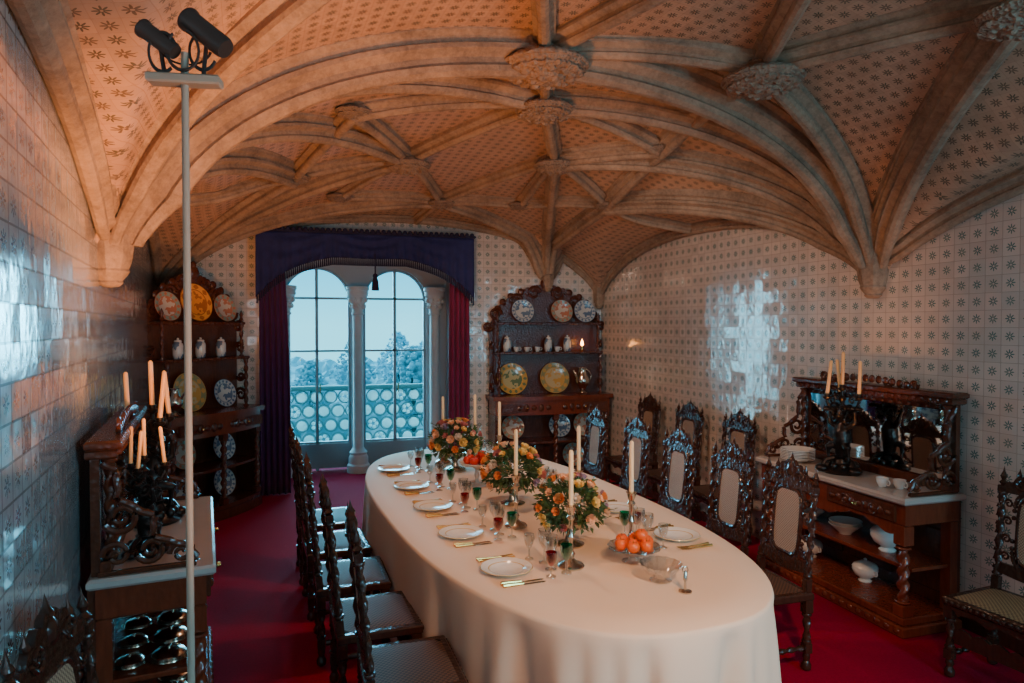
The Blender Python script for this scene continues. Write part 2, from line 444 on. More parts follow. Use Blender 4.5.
SLp = (xl(YM)+.01, YM); SRp = (xr(YM)-.01, YM); FL = (xl(8.4)+.02, 8.36); FR = (FRX, 8.36); FC = (xr(8.4)-.02, 8.36); NL = (xl(YN)+.02, YN+.04); NRp = (4.05, YN+.04)
A = (1.44, 4.06); B = (2.68, 3.58); C = (3.1, 2.3); D = (1.74, 4.9); E = (.92, 6.4); F = (2.23, 6.0); G = (1.46, 7.6); N1 = (2.1, 2.2); N2 = (.75, 2.2); Hh = (3.0, 6.5); I2 = (-.1, 6.6)
J = (2.85, 5.1); K = (.35, 5.2); L_ = (2.3, 7.3); Mm = (.35, 7.5)
rib(SLp, A, 1.35); rib(SRp, A, 1.3)
rib((xr(YM)-.04, YM+.02), (xr(8.38)-.04, 8.38), .8, (2, 2), 60); rib((4.03, YM-.02), (4.03, YN), .8, (2, 2), 60)
rib((xl(YM)+.04, YM+.02), (xl(8.38)+.04, 8.38), .8, (2, 2), 60); rib((xl(YM)+.04, YM-.02), (xl(YN)+.04, YN), .85, (2, 2), 60)
rib((xl(8.4)+.02, 8.37), (FRX, 8.37), .7, (2, 2), 60); rib((FRX, 8.37), (xr(8.37)-.02, 8.37), .7, (2, 2), 30)
for s_, e_ in ((SRp, D), (SRp, F), (SRp, Hh), (SLp, D), (SLp, E), (SLp, I2), (FL, E), (FL, G), (FL, I2), (FR, G), (FR, F), (FR, Hh), (SRp, B), (SRp, C), (SLp, N2), (NL, N2), (NRp, N1), (NRp, C)):
    rib(s_, e_, .98, (2, 1))
for s_, e_ in ((A, D), (D, E), (D, F), (E, G), (F, G), (A, B), (A, N1), (A, N2), (B, N1), (B, C), (Hh, F), (I2, E), (G, (1.3, 8.35)), (D, J), (J, F), (J, Hh), (D, K), (K, E), (K, I2), (F, L_), (L_, G), (L_, Hh), (E, Mm), (Mm, G), (B, J), (C, (4.0, 1.4)), (Hh, (xr(6.3)-.05, 6.3)), (I2, (xl(6.3)+.05, 6.3))):
    rib(s_, e_, .82, (1, 1), 14)
def mk_boss():
    m = M()
    m.lathe([(.10, .22), (.12, .1), (.2, .05), (.25, .03), (.265, 0), (.255, -.025), (.235, -.035), (.24, -.05), (.2, -.065), (.13, -.075), (.12, -.09), (.07, -.1), (0, -.105)], 32, fn=lambda a, z: 1+.025*cos(16*a))
    m.torus((0, 0, -.0), .265, .014, 'z', 40, 8)
    for i in range(20):
        a = 2*pi*i/20; m.ball((.222*cos(a), .222*sin(a), -.045), .024, (1, 1, .8), 8, 6)
    for i in range(12):
        a = 2*pi*i/12; m.ball((.165*cos(a), .165*sin(a), -.065), .028, (1.2, 1.2, .7), 8, 6)
    for i in range(6):
        a = 2*pi*i/6; m.ball((.08*cos(a), .08*sin(a), -.092), .03, (1, 1, .8), 8, 6)
    return tag(m.obj('ceiling_boss', CARVE), 'carved round stone foliage boss where vault ribs meet', 'ceiling boss', 'vault bosses')
mkb = Maker(mk_boss)
for p, s_ in ((A, 1.0), (B, .88), (C, .75), (D, .82), (E, .78), (F, .72), (G, .6), (Hh, .5), (I2, .55), (N1, .8), (N2, .8), (J, .5), (K, .5), (L_, .5), (Mm, .5)):
    mkb(TR(p[0], p[1], surf(*p)-.23*s_, random.random()*3, 0, s_))
def mk_corbel(cx, cy, z=SPZ, s_=1):
    m = M(); m.lathe([(0, -.085), (.04, -.08), (.06, -.06), (.055, -.05), (.08, -.02), (.09, .0), (.085, .012), (.1, .05), (.11, .12), (.12, .3), (.13, .45)], 8)
    tn[0] += 1
    o = m.obj('trim_%d' % tn[0], STONE); o.location = (cx, cy, z); o.scale = (s_, s_, s_); struct(o)
for (cx, cy, z, s_) in ((xl(YM)+.05, YM, SPZ, 1), (xr(YM)-.05, YM, SPZ, 1), (FRX, 8.35, 2.46, .8), (xl(8.4)+.05, 8.35, SPZ, .8), (xr(8.4)-.05, 8.35, SPZ, .7)): mk_corbel(cx, cy, z, s_)

# ------------------------------------------------------------------ curtains
def drape(name, x0, x1, z0, z1, y, matl, folds, amp, label, fl=.12):
    m = M(); nx, nz = 60, 30; vs = []
    for j in range(nz+1):
        tz = j/nz; z = z0+(z1-z0)*tz
        for i in range(nx+1):
            t = i/nx; x = x0+(x1-x0)*t*(1+fl*sin(pi*tz)+(fl*1.6)*(1-tz)**2)
            vs.append((x, y-amp*(.7+.3*(1-tz))*sin(2*pi*folds*t+.5*sin(4*tz)), z))
    fs = []
    for j in range(nz):
        for i in range(nx):
            a = j*(nx+1)+i; fs.append((a, a+1, a+nx+2, a+nx+1))
    m.add(vs, fs)
    o = m.obj(name, matl, None, 0, False); o.data.polygons.foreach_set('use_smooth', [True]*len(o.data.polygons))
    sd = o.modifiers.new('Solidify', 'SOLIDIFY'); sd.thickness = .008
    return tag(o, label, 'curtain')
drape('curtain', -.51, -.25, .015, 2.965, 8.29, VELV, 5, .04, 'purple velvet floor-length curtain beside the tall window', .16)
drape('curtain', 1.94, 1.71, .015, 2.965, 8.29, VELV_LIT, 4, .035, 'velvet floor-length curtain with painted crimson-lit colour beside the stone window column', .08)
val = empty('curtain_valance'); tag(val, 'dark blue velvet valance with swags and tassel fringe over the window', 'valance')
m = M(); nx, nz = 160, 18; vs = []; fs = []
vx0, vx1 = -.53, 1.97
def vbot(t):
    e = abs(2*t-1); sw = abs(((t*3) % 1)*2-1)
    return 2.74-.12*e**2-.36*e**4.2+.02*sw**2
for j in range(nz+1):
    for i in range(nx+1):
        t = i/nx; zb = vbot(t); q = j/nz; z = 3.02+(zb-3.02)*q
        sw = ((t*3) % 1)*2-1
        y = 8.125+.012*sin(q*16+3*sw*sw*2)*(1-sw*sw)+.016*sin(t*2*pi*24)*q
        vs.append((vx0+(vx1-vx0)*t, y, z))
for j in range(nz):
    for i in range(nx):
        a = j*(nx+1)+i; fs.append((a, a+nx+1, a+nx+2, a+1))
m.add(vs, fs); o = m.obj('swag_cloth', VELVB, val, 0, False); o.data.polygons.foreach_set('use_smooth', [True]*len(o.data.polygons))
sd = o.modifiers.new('Solidify', 'SOLIDIFY'); sd.thickness = .008
m = M(); m.bx(vx0-.02, vx1+.02, 8.1, 8.395, 3.02, 3.05, .01)
for i in range(40): m.ball((vx0+(vx1-vx0)*(i+.5)/40, 8.1, 3.055), .026, (1, .6, 1), 8, 6)
m.obj('pelmet', FRINGE, val)
m = M()
for i in range(110):
    t = (i+.5)/110; x = vx0+(vx1-vx0)*t; z = vbot(t)
    m.tube([(x, 8.12, z+.01), (x, 8.12, z-.085)], [.006, .012], 5)
fr = m.obj('fringe', FRINGE, val); fr['kind'] = 'stuff'
m = M(); m.tube([(.78, 8.11, 2.8), (.78, 8.11, 2.55)], .008, 6); m.ball((.78, 8.11, 2.54), .03); m.lathe([(.02, 0), (.035, -.05), (.045, -.16)], 10, (.78, 8.11, 2.53))
m.obj('tassel', FRINGE, val)

# ------------------------------------------------------------------ outside
m = M(); m.box(-1.5, 3.2, 9.75, 11.35, -.12, -.02); tag(m.obj('balcony_floor', PLAST, smooth=0), 'pale stone balcony slab outside the window', 'balcony')
rl = empty('balcony_railing'); tag(rl, 'weathered balcony railing with pierced tracery and pale discs', 'railing')
RAILM = mat('weathered_railing_stone', (.08, .14, .13), .8, bump=.2)
DISCM = mat('pale_disc_stone', (.85, .9, .8), .8, bump=.2)
m = M(); m.bx(-1.6, 3.3, 11.1, 11.28, .94, 1.01, .02); m.bx(-1.6, 3.3, 11.1, 11.28, -.02, .05, .02)
m.obj('handrail', RAILM, rl)
m = M()
for i in range(23):
    for j in range(4):
        x = -1.5+i*.22+(.11 if j % 2 else 0); z = .16+j*.225
        m.torus((x, 11.19, z), .1, .01, 'y', 18, 6)
m.obj('tracery', RAILM, rl)
m = M()
for i in range(23):
    for j in range(4):
        x = -1.5+i*.22+(.11 if j % 2 else 0); z = .16+j*.225
        if (i*7+j*3) % 4: m.ball((x, 11.17, z), .078, (1, .3, 1), 12, 6)
        else:
            for q in range(5): m.ball((x+.055*cos(q*2*pi/5), 11.18, z+.055*sin(q*2*pi/5)), .03, (1, .4, 1), 8, 5)
d_ = m.obj('discs', DISCM, rl); d_['kind'] = 'stuff'
def painted_haze(nm, near, far, y0, y1, vs):  # blends near to far colour along depth to paint haze
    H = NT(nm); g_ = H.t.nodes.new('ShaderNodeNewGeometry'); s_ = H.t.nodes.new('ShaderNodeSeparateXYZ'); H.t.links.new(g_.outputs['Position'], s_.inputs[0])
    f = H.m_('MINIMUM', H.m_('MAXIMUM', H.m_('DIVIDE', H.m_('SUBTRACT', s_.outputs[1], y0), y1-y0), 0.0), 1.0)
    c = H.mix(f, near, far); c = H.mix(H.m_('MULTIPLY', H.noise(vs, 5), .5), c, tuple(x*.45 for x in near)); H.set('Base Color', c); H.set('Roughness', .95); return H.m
HILL = painted_haze('forest_painted_haze', (.02, .05, .045), (.30, .56, .62), 26.0, 78.0, .8)  # pale far colour paints atmospheric haze over the hillside
def hh(x, y):
    j = (y-15)/60
    return -11.5+10.2*j+2.0*noise.noise(Vector((x*.05, y*.05, 1)))+.9*noise.noise(Vector((x*.35, y*.35, 4)))+.7*noise.noise(Vector((x*1.3, y*1.3, 2)))+max(0, x-3)*.08
m = M(); n1, n2 = 150, 60; vs = []; fs = []
for j in range(n2+1):
    for i in range(n1+1):
        x = -30+75*i/n1; y = 15+60*j/n2; vs.append((x, y, hh(x, y)))
for j in range(n2):
    for i in range(n1):
        a = j*(n1+1)+i; fs.append((a, a+1, a+n1+2, a+n1+1))
m.add(vs, fs); tag(m.obj('forest_hill', HILL, None, 0, False), 'forested hillside with painted blue-green haze below the balcony', 'hill')
HAZE = painted_haze('foliage_painted_haze', (.10, .22, .24), (.34, .6, .68), 26.0, 62.0, 2)  # foliage pales with depth, haze painted into its colour
def mk_tree():
    e = empty('tree'); m = M(); m.tube([(0, 0, -.3), (.1, 0, 2), (0, .1, 4)], [.25, .18, .08], 8); m.obj('trunk', BARK, e)
    m = M(); random.seed(5)
    for i in range(420):
        a = random.random()*2*pi; z = random.uniform(1.0, 6.2); r = 2.6*(1-abs(z-2.6)/4.2)*random.random()**.5
        m.ball((r*cos(a), r*sin(a), z), random.uniform(.1, .28), (1, 1, .8), 6, 4)
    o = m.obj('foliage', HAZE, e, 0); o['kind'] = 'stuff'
    return tag(e, 'tree with painted blue-green haze on the slope outside', 'tree', 'trees outside')
mkt = Maker(mk_tree)
for (x, y, s_) in ((6.9, 46, .95), (3.6, 56, .75), (10.8, 58, 1.0), (.3, 50, .6), (5.0, 37, .72), (-3.8, 54, .8), (8.2, 64, .8)):
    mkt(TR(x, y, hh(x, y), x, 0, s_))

# ------------------------------------------------------------------ table
TCX, TCY, TR_ = 1.35, 4.45, radians(4.6)
HWT, HLT = .88, 2.12
TH = .76
def tshape(a, hw, hl, n=2.6):
    c, s_ = cos(a), sin(a)
    return (hw*math.copysign(abs(c)**(2/n), c), hl*math.copysign(abs(s_)**(2/n), s_))
m = M(); NA = 300; vs = []; fs = []
rings = []
for k in range(10): rings.append(('top', k/10*.98+.02))
rings += [('edge', 0), ('edge', 1), ('edge', 2)]
for k in range(1, 19): rings.append(('fall', k/18))
for kind, t in rings:
    for i in range(NA):
        a = 2*pi*i/NA; x, y = tshape(a, HWT, HLT)
        nrm = Vector((x/HWT**2, y/HLT**2*1.0)).normalized()
        if kind == 'top': px, py, z = x*t*.985, y*t*.995, TH
        elif kind == 'edge':
            o = (-.006, .004, .008)[int(t)]; px, py, z = x+nrm.x*o, y+nrm.y*o, (TH, TH-.006, TH-.02)[int(t)]
        else:
            amp = .25+.75*abs(sin(a))**1.2
            w = .55*sin(a*15+1+.5*sin(3*a))+.4*sin(a*27+2.3+.8*sin(5*a))+.25*sin(a*47)
            w = w-.35*abs(w)
            o = .008+.02*t+.095*t**.7*w*amp
            px, py, z = x+nrm.x*o, y+nrm.y*o, TH-.02-.72*t
        vs.append((px, py, z))
for k in range(len(rings)-1):
    for i in range(NA):
        j = (i+1) % NA; fs.append((k*NA+i, k*NA+j, (k+1)*NA+j, (k+1)*NA+i))
fs.append(tuple(reversed(range(NA))))
m.add(vs, fs); o = m.obj('tablecloth', CLOTH, None, 60); o.matrix_world = TR(TCX, TCY, 0, TR_)
tag(o, 'cream linen tablecloth falling to the floor over long oval table', 'tablecloth')
e = empty('dining_table'); tag(e, 'long oval wooden dining table under the cream cloth', 'table'); e.matrix_world = TR(TCX, TCY, 0, TR_)
m = M(); m.prism([tshape(2*pi*i/60, HWT-.12, HLT-.12) for i in range(60)], .70, .745); m.obj('table_top', W2, e)
for (x, y) in ((-.45, -1.35), (.45, -1.35), (-.45, 1.35), (.45, 1.35)):
    m = M(); m.lathe([(.05, 0), (.06, .05), (.035, .1), (.05, .4), (.03, .55), (.05, .7)], 14, (x, y, 0)); m.obj('leg', W2, e)
PX = -.015
def TP(x, y):
    p = TR(TCX+PX, TCY, 0, TR_) @ Vector((x, y, 0)); return p.x, p.y

# ------------------------------------------------------------------ chairs
def mk_chair():
    e = empty('dining_chair')
    m = M(); m.bx(-.245, .245, -.21, .21, .405, .45, .008)
    for i in range(14): m.ball((-.22+.44*i/13, .212, .427), .014, (1, .6, 1), 7, 5)
    m.outline([(-.2, .405), (-.16, .37), (-.06, .385), (0, .355), (.06, .385), (.16, .37), (.2, .405)], .185, .205)
    s_ = m.obj('seat', W3, e)
    m = M(); n = 12; vs = []; fs = []
    for j in range(n+1):
        for i in range(n+1):
            u, v = 2*i/n-1, 2*j/n-1
            vs.append((.205*u, .175*v+.003, .45+.008*(1-abs(u)**4)*(1-abs(v)**4)))
    for j in range(n):
        for i in range(n): a = j*(n+1)+i; fs.append((a, a+1, a+n+2, a+n+1))
    m.add(vs, fs); c = m.obj('seat_panel', LEATH, s_, 60, False); c['label'] = 'worn brown woven cane seat panel'
    for (x, y) in ((-.215, .18), (.215, .18), (-.215, -.185), (.215, -.185)):
        m = M(); m.bx(x-.024, x+.024, y-.024, y+.024, .33, .41, .004); m.bx(x-.022, x+.022, y-.022, y+.022, .1, .16, .004)
        m.twist(x, y, .165, .325, .02); m.lathe([(.012, 0), (.026, .012), (.028, .035), (.016, .06), (.022, .08), (.018, .1)], 12, (x, y, 0)); m.obj('leg', W3, e)
    m = M()
    for x in (-.215, .215): m.tube([(x, -.16+.32*i/20, .13) for i in range(21)], [.014+.004*sin(i*1.6) for i in range(21)], 8)
    m.tube([(-.2+.4*i/24, .0, .13) for i in range(25)], [.014+.004*sin(i*1.6) for i in range(25)], 8)
    m.outline([(-.19, .2)]+[(-.19+.38*i/16, .27+.02*abs(sin(i*pi/4))) for i in range(17)]+[(.19, .2)], .17, .185)
    m.obj('stretcher', W3, e)
    LT = Matrix.Translation((0, -.2, .44)) @ Matrix.Rotation(radians(5), 4, 'X') @ Matrix.Translation((0, .2, -.44))
    m = M(); m.T = LT
    y = -.19
    for x in (-.205, .205):
        m.bx(x-.02, x+.02, y-.018, y+.018, .44, .52, .004); m.twist(x, y, .53, 1.0, .019)
        m.bx(x-.02, x+.02, y-.018, y+.018, 1.0, 1.04, .004)
        m.lathe([(.01, 0), (.022, .015), (.009, .03), (.018, .05), (.006, .08), (0, .11)], 10, (x, y, 1.04))
    m.outline([(-.2, .545), (-.1, .53), (0, .52), (.1, .53), (.2, .545), (.2, .6), (-.2, .6)], y-.012, y+.012)
    pts = [(-.2, 1.0)]
    for i in range(33):
        x = -.2+.4*i/32; t = max(0, 1-abs(x)/.2); pts.append((x, 1.03+.11*sin(pi/2*t)**1.4+.022*abs(sin(i*pi/4))))
    pts.append((.2, 1.0)); m.outline(pts, y-.012, y+.012)
    for x, f in ((-.09, 1), (.09, -1)): m.scroll((x, y+.012, 1.065), .038, .009, 1.5, f); m.scroll((x, y-.012, 1.065), .038, .009, 1.5, f)
    m.ball((0, y, 1.10), .036, (1, .7, 1.3), 10, 8); m.lathe([(.016, 0), (.02, .015), (.008, .035), (0, .07)], 8, (0, y, 1.14))
    for x in (-.12, .12): m.lathe([(.012, 0), (.014, .012), (.005, .03), (0, .05)], 8, (x, y, 1.10))
    def fr_(t, a, b, n=4.5):
        c, s2 = cos(t), sin(t); return (a*math.copysign(abs(c)**(2/n), c), .80+b*math.copysign(abs(s2)**(2/n), s2))
    nn = 44
    m.tube([(fr_(2*pi*i/nn, .112, .19)[0], y, fr_(2*pi*i/nn, .112, .19)[1]) for i in range(nn+1)], .0125, 6)
    for i in range(nn):
        px, pz = fr_(2*pi*(i+.5)/nn, .136, .212); m.ball((px, y, pz), .014, (1, 1, 1), 6, 4)
    for sx in (-1, 1):
        for z in (.64, .74, .84, .94): m.scroll((sx*.168, y, z), .026, .008, 1.3, sx, seg=12)
        for i in range(9):
            z = .56+.05*i; m.lathe([(.008, 0), (.009, .004), (0, .026)], 6, (sx*.226, y, z))
    m.obj('backrest', W3, e)
    m = M(); m.T = LT
    m.outline([fr_(2*pi*i/40, .108, .186) for i in range(40)], y-.006, y+.006)
    p = m.obj('back_panel', CANE, e); p['label'] = 'tan woven cane panel'
    return tag(e, 'dark carved high-back chair with twisted posts and cane panel', 'chair')
mkch = Maker(mk_chair)
def chair(x, y, face, label=None, grp=None):
    o = mkch(TR(x, y, 0, face-pi/2), label); o['group'] = grp; return o
for Y, dr, o_ in ((3.08, -.06, .05), (3.70, -.03, .0), (4.34, -.05, -.03), (5.0, .0, -.04), (5.66, -.02, -.04)):
    x, y = TP(-.83-.235+o_, Y-TCY); chair(x, y, TR_+dr, None, 'chairs along the table')
for Y in (3.40, 3.98, 4.66, 5.36, 6.1):
    chair(2.52 if Y < 6 else 2.46, Y, pi, None, 'chairs along the table')
for Y in (5.4, 6.2, 7.0): chair(3.585-.04*(Y-5.4), Y, pi+.05, 'dark carved cane-back chair standing against the tiled wall', 'chairs along the tiled walls')
ch = chair(3.62, 2.70, pi+.1, 'dark carved chair with tan cane seat beside the mirrored sideboard', 'chairs along the tiled walls')
for c_ in ch.children:
    for g_ in c_.children:
        if g_.name.startswith('seat_panel'):
            g_.material_slots[0].link = 'OBJECT'; g_.material_slots[0].material = TANC; g_['label'] = 'tan woven cane seat panel'
chair(xl(2.2)+.34, 2.15, -.13, 'dark carved chair with twisted posts against pale tiled wall', 'chairs along the tiled walls')

# ------------------------------------------------------------------ sideboards
def mk_sideboard(label, Wd=1.42, zt=1.53):
    Dp = .48; h = Wd/2
    e = empty('sideboard'); tag(e, label, 'sideboard')
    m = M(); m.bx(-h, h, -Dp, 0, 0, .07, .01); m.bx(-h+.02, h-.02, -Dp+.02, 0, .07, .12, .008)
    for i in range(18): m.ball((-h+.05+(Wd-.1)*i/17, -Dp, .04), .024, (1, .5, .8), 8, 6)
    m.obj('base', W2, e)
    m = M(); m.bx(-h+.02, h-.02, -.03, -.0, .12, .84, .004)
    for i in range(3):
        cx = -h+.24+i*(Wd-.48)/2; m.bx(cx-.2, cx+.2, -.045, -.028, .2, .62, .008)
    m.obj('back_panel', W_, e)
    m = M(); m.bx(-h+.03, h-.03, -Dp+.1, -.03, .40, .425, .005); m.obj('shelf', W2, e)
    for x in (-h+.06, h-.06):
        m = M(); y = -Dp+.06
        m.bx(x-.04, x+.04, y-.04, y+.04, .12, .2, .008); m.twist(x, y, .21, .56, .034, seg=16); m.bx(x-.04, x+.04, y-.04, y+.04, .57, .70, .008)
        m.lathe([(.02, 0), (.045, .02), (.03, .05)], 12, (x, y, .56)); m.obj('front_post', W2, e)
    for x in (-h+.05, h-.05):
        m = M(); m.bx(x-.035, x+.035, -.09, -.03, .12, .70, .006); m.obj('rear_post', W2, e)
    m = M(); m.bx(-h+.01, h-.01, -Dp+.02, -.03, .70, .84, .008)
    n = 40; pts = []
    for i in range(n+1):
        x = -h+.1+(Wd-.2)*i/n; pts.append((x, .70-.035-.03*cos(4*pi*i/n)*1-.012*abs(sin(i*pi/4))))
    m.outline([(-h+.1, .71)]+pts+[(h-.1, .71)], -Dp+.02, -Dp+.045)
    body = m.obj('apron', W2, e)
    for cx in (-h*.48, h*.48):
        m = M(); hw = h*.41; m.bx(cx-hw, cx+hw, -Dp+.002, -Dp+.02, .71, .825, .008)
        for i in range(9): m.ball((cx-.24+.06*i, -Dp, .765), .022, (1.2, .5, .8+.5*(i % 2)), 8, 6)
        for q, f in ((-.12, 1), (.12, -1)): m.scroll((cx+q, -Dp-.002, .765), .04, .008, 1.5, f)
        d = m.obj('drawer', W_, e)
        k = M(); k.lathe([(.006, 0), (.006, .02), (.016, .03), (.012, .045), (0, .048)], 10); k.v = [(cx+a, -Dp-.0-c, .765+b) for a, b, c in k.v]
        k.obj('knob', GOLD, d)
    m = M(); m.bx(-h-.02, h+.02, -Dp-.02, 0, .84, .885, .012); t = m.obj('marble_top', MARB, e)
    m = M()
    m.bx(-h+.02, h-.02, -.05, -.015, .886, zt-.06, .004)
    m.bx(-h-.01, h+.01, -.12, -.0, zt-.08, zt-.04, .008); m.bx(-h-.03, h+.03, -.14, 0, zt-.04, zt, .01)
    m.bx(-h+.01, h-.01, -.09, -.05, .886, .95, .006)
    for i in range(24): m.ball((-h+.03+(Wd-.06)*i/23, -.125, zt-.055), .014, (1, 1, 1), 7, 5)
    for i in range(16): m.ball((-h+.14+(Wd-.28)*i/15, -.065, zt-.105), .014, (1.2, .6, 1), 8, 6)
    for x in (-h+.05, h-.05):
        m.twist(x, -.085, .96, zt-.09, .022, seg=14)
    for i in range(15):
        x = -.42+.06*i; m.ball((x, -.1, zt+.008+.035*cos(pi*x/.9)), .026, (1, .6, 1.1), 8, 6)
    for x, f in ((-.2, 1), (.2, -1), (-.42, 1), (.42, -1)): m.scroll((x, -.1, zt+.03), .035, .011, 1.4, f)
    fr = m.obj('mirror_frame', W_, e)
    m = M(); m.bx(-h+.10, h-.10, -.062, -.052, .955, zt-.12, .003); m.obj('mirror_glass', MIRR, fr)
    for sx in (-1, 1):
        x = sx*(h-.02); m = M()
        R = [(-.06, zt-.1), (-.12, 1.33), (-.11, 1.22), (-.19, 1.16), (-.26, 1.12), (-.24, 1.04), (-.33, 1.0), (-.4, .97), (-.42, .91)]
        pts = []
        for i in range(len(R)-1):
            for q in range(4):
                t = q/4; pts.append((x, R[i][0]*(1-t)+R[i+1][0]*t+.006*sin(q*pi/2), R[i][1]*(1-t)+R[i+1][1]*t))
        pts.append((x, *R[-1])); m.tube(pts, .016, 8)
        m.scroll((x, -.36, .95), .048, .014, 1.5, 1, 'x'); m.scroll((x, -.13, 1.13), .07, .016, 1.5, -1, 'x'); m.scroll((x, -.24, .98), .06, .015, 1.5, -1, 'x'); m.scroll((x, -.11, .97), .055, .014, 1.4, 1, 'x')
        m.bx(x-.014, x+.014, -.42, -.04, .886, .905, .003); m.obj('side_bracket', W_, e)
    return e
SB_R = TR(4.02, 4.03, 0, -pi/2)
sbr = mk_sideboard('carved mahogany sideboard with marble top and mirror against tiled wall'); sbr.matrix_world = SB_R
thl = math.atan(.131)
SB_L = TR(xl(3.9)+.035, 3.9, 0, pi/2+thl)
sbl = mk_sideboard('carved dark sideboard with marble top and mirror against pale tiles', 1.34, 1.47); sbl.matrix_world = SB_L

# ------------------------------------------------------------------ display cabinets
def mk_cabinet(Wd, label):
    Dp = .46; h = Wd/2; e = empty('display_cabinet'); tag(e, label, 'cabinet')
    m = M()
    def bow(z0, z1, ex=0):
        n = 16; pts = [(-h-ex, 0)]
        for i in range(n+1):
            x = -h-ex+(Wd+2*ex)*i/n; q = x/h; pts.append((x, -Dp-ex+.1*min(1, abs(q))**2.2))
        pts.append((h+ex, 0)); m.prism(pts, z0, z1)
    bow(0, .1, 0); bow(.1, .14, -.02); m.obj('base', W_, e)
    m = M(); bow(.5, .525, -.04); m.obj('shelf', W_, e)
    m = M(); m.bx(-h+.01, h-.01, -.03, -.0, .14, 1.05, .004); m.bx(-h+.01, -h+.035, -Dp+.13, -.03, .14, .86, .004); m.bx(h-.035, h-.01, -Dp+.13, -.03, .14, .86, .004)
    m.obj('carcass', W_, e)
    for x in (-h+.05, 0, h-.05):
        y = -Dp+.045+.1*min(1, abs(x)/h)**2.2; m = M(); m.bx(x-.035, x+.035, y-.03, y+.03, .14, .2, .005); m.twist(x, y, .21, .8, .03, seg=14); m.bx(x-.035, x+.035, y-.03, y+.03, .8, .86, .005)
        m.obj('front_column', W_, e)
    m = M(); bow(.86, 1.04, -.01); bod = m.obj('apron', W2, e)
    for sx in (-1, 1):
        m = M(); cx = sx*h*.5
        for i in range(7):
            x = cx-h*.36+h*.12*i; y = -Dp-.0+.1*min(1, abs(x)/h)**2.2; m.ball((x, y, .95), .035, (1, .45, .9+.4*(i % 2)), 8, 6)
        m.box(cx-h*.4, cx+h*.4, -Dp+.03, -Dp+.06, .9, 1.0)
        d = m.obj('drawer', W_, e)
        k = M(); k.ball((cx, -Dp-.02+.1*.22, .95), .016); k.obj('knob', GOLD, d)
    m = M(); bow(1.04, 1.09, .025); m.obj('top_board', W2, e)
    m = M(); pts = [(-h+.02, 1.09)]
    n = 64
    for i in range(n+1):
        x = (-h+.02)+(Wd-.04)*i/n; q = min(1, abs(x/(h-.02)))
        z = 2.02+.42*max(0, cos(pi/2*q))**.8-.12*max(0, q-.85)/.15+.045*abs(sin(i*pi/8))+.02*abs(sin(i*pi/4))
        if q > .97: z = 1.88
        pts.append((x, z))
    pts.append((h-.02, 1.09)); m.outline(pts, -.035, -.0)
    for i in range(1, 12):
        a = pi*i/12; m.ball((h*.86*cos(a), -.03, 2.08+.36*sin(a)), .045, (1, .5, 1), 8, 6)
    for x, z, f, R in ((-.16, 2.38, 1, .09), (.16, 2.38, -1, .09), (-.45*Wd/1.7, 2.28, 1, .085), (.45*Wd/1.7, 2.28, -1, .085), (-h+.1, 2.1, 1, .08), (h-.1, 2.1, -1, .08), (-h+.0, 1.95, -1, .06), (h-.0, 1.95, 1, .06)):
        m.scroll((x, -.04, z), R, .024, 1.5, f)
    m.ball((0, -.03, 2.5), .07, (1, .6, 1.1)); m.ball((0, -.03, 2.58), .03, (1, 1, 1.5))
    bk = m.obj('upper_back', W_, e)
    for z, d in ((1.60, .26), (1.97, .2)):
        m = M(); m.bx(-h+.06, h-.06, -d, -.035, z, z+.03, .006)
        for i in range(20): m.ball((-h+.09+(Wd-.18)*i/19, -d, z+.012), .012, (1, 1, 1), 6, 5)
        m.obj('shelf', W_, e)
    for x in (-h+.09, h-.09):
        m = M(); m.twist(x, -.23, 1.09, 1.6, .022, seg=12); m.twist(x, -.17, 1.63, 1.97, .018); m.lathe([(.01, 0), (.025, .02), (.012, .05), (.02, .08), (0, .13)], 10, (x, -.17, 2.0))
        m.obj('upper_column', W_, e)
    for sx in (-1, 1):
        for (yy, z, R, f) in ((-.1, 1.2, .075, 1), (-.09, 1.72, .06, 1), (-.1, 1.4, .05, -1)):
            m = M(); m.scroll((sx*(h-.03), yy, z), R, .018, 1.5, sx*f, 'x'); m.obj('side_scroll', W_, e)
    return e
CB_R = TR(2.97, YF-.03, 0, 0)
cbr = mk_cabinet(1.54, 'tall carved dark wood display cabinet with porcelain beside the window'); cbr.matrix_world = CB_R
ang = atan2(1.05, .85)
CB_L = TR(-1.13, 7.72, 0, ang)
cbl = mk_cabinet(1.2, 'tall carved dark wood display cabinet set diagonally beside the curtain'); cbl.matrix_world = CB_L

# ------------------------------------------------------------------ crockery
def plate_prof(R): return [(0, 0), (R*.55, 0), (R*.6, .004), (R*.66, .01), (R*.97, .02), (R, .022), (R*.985, .026), (R*.66, .016), (R*.58, .009), (0, .007)]
def mk_plate(R, matl, nm='display_plate', label='', cat='plate', grp=None):
    def b():
        m = M(); m.lathe(plate_prof(R), 40, caps=False); return tag(m.obj(nm, matl, None, 50), label, cat, grp)
    return b
def plate_up(mk, base, x, y, z, R, label=None, tilt=14, rz=0):
    mw = base @ Matrix.Translation((x, y, z)) @ Matrix.Rotation(rz, 4, 'Z') @ Matrix.Rotation(radians(90-tilt), 4, 'X') @ Matrix.Translation((0, R, 0))
    return mk(mw, label)
P_gold = plate_mat('gilded_majolica', (.5, .42, .2), (.55, .32, .08), (.14, .2, .1), .2, 14, (.7, .38, .08))
P_green = plate_mat('green_majolica', (.55, .42, .22), (.26, .26, .12), (.6, .32, .08), .2, 10)
P_blue = plate_mat('blue_white_china', (.58, .58, .54), (.5, .52, .5), (.12, .18, .26), .15, 16)
P_flor = plate_mat('floral_china', (.6, .52, .42), (.26, .36, .28), (.5, .18, .1), .15, 12)
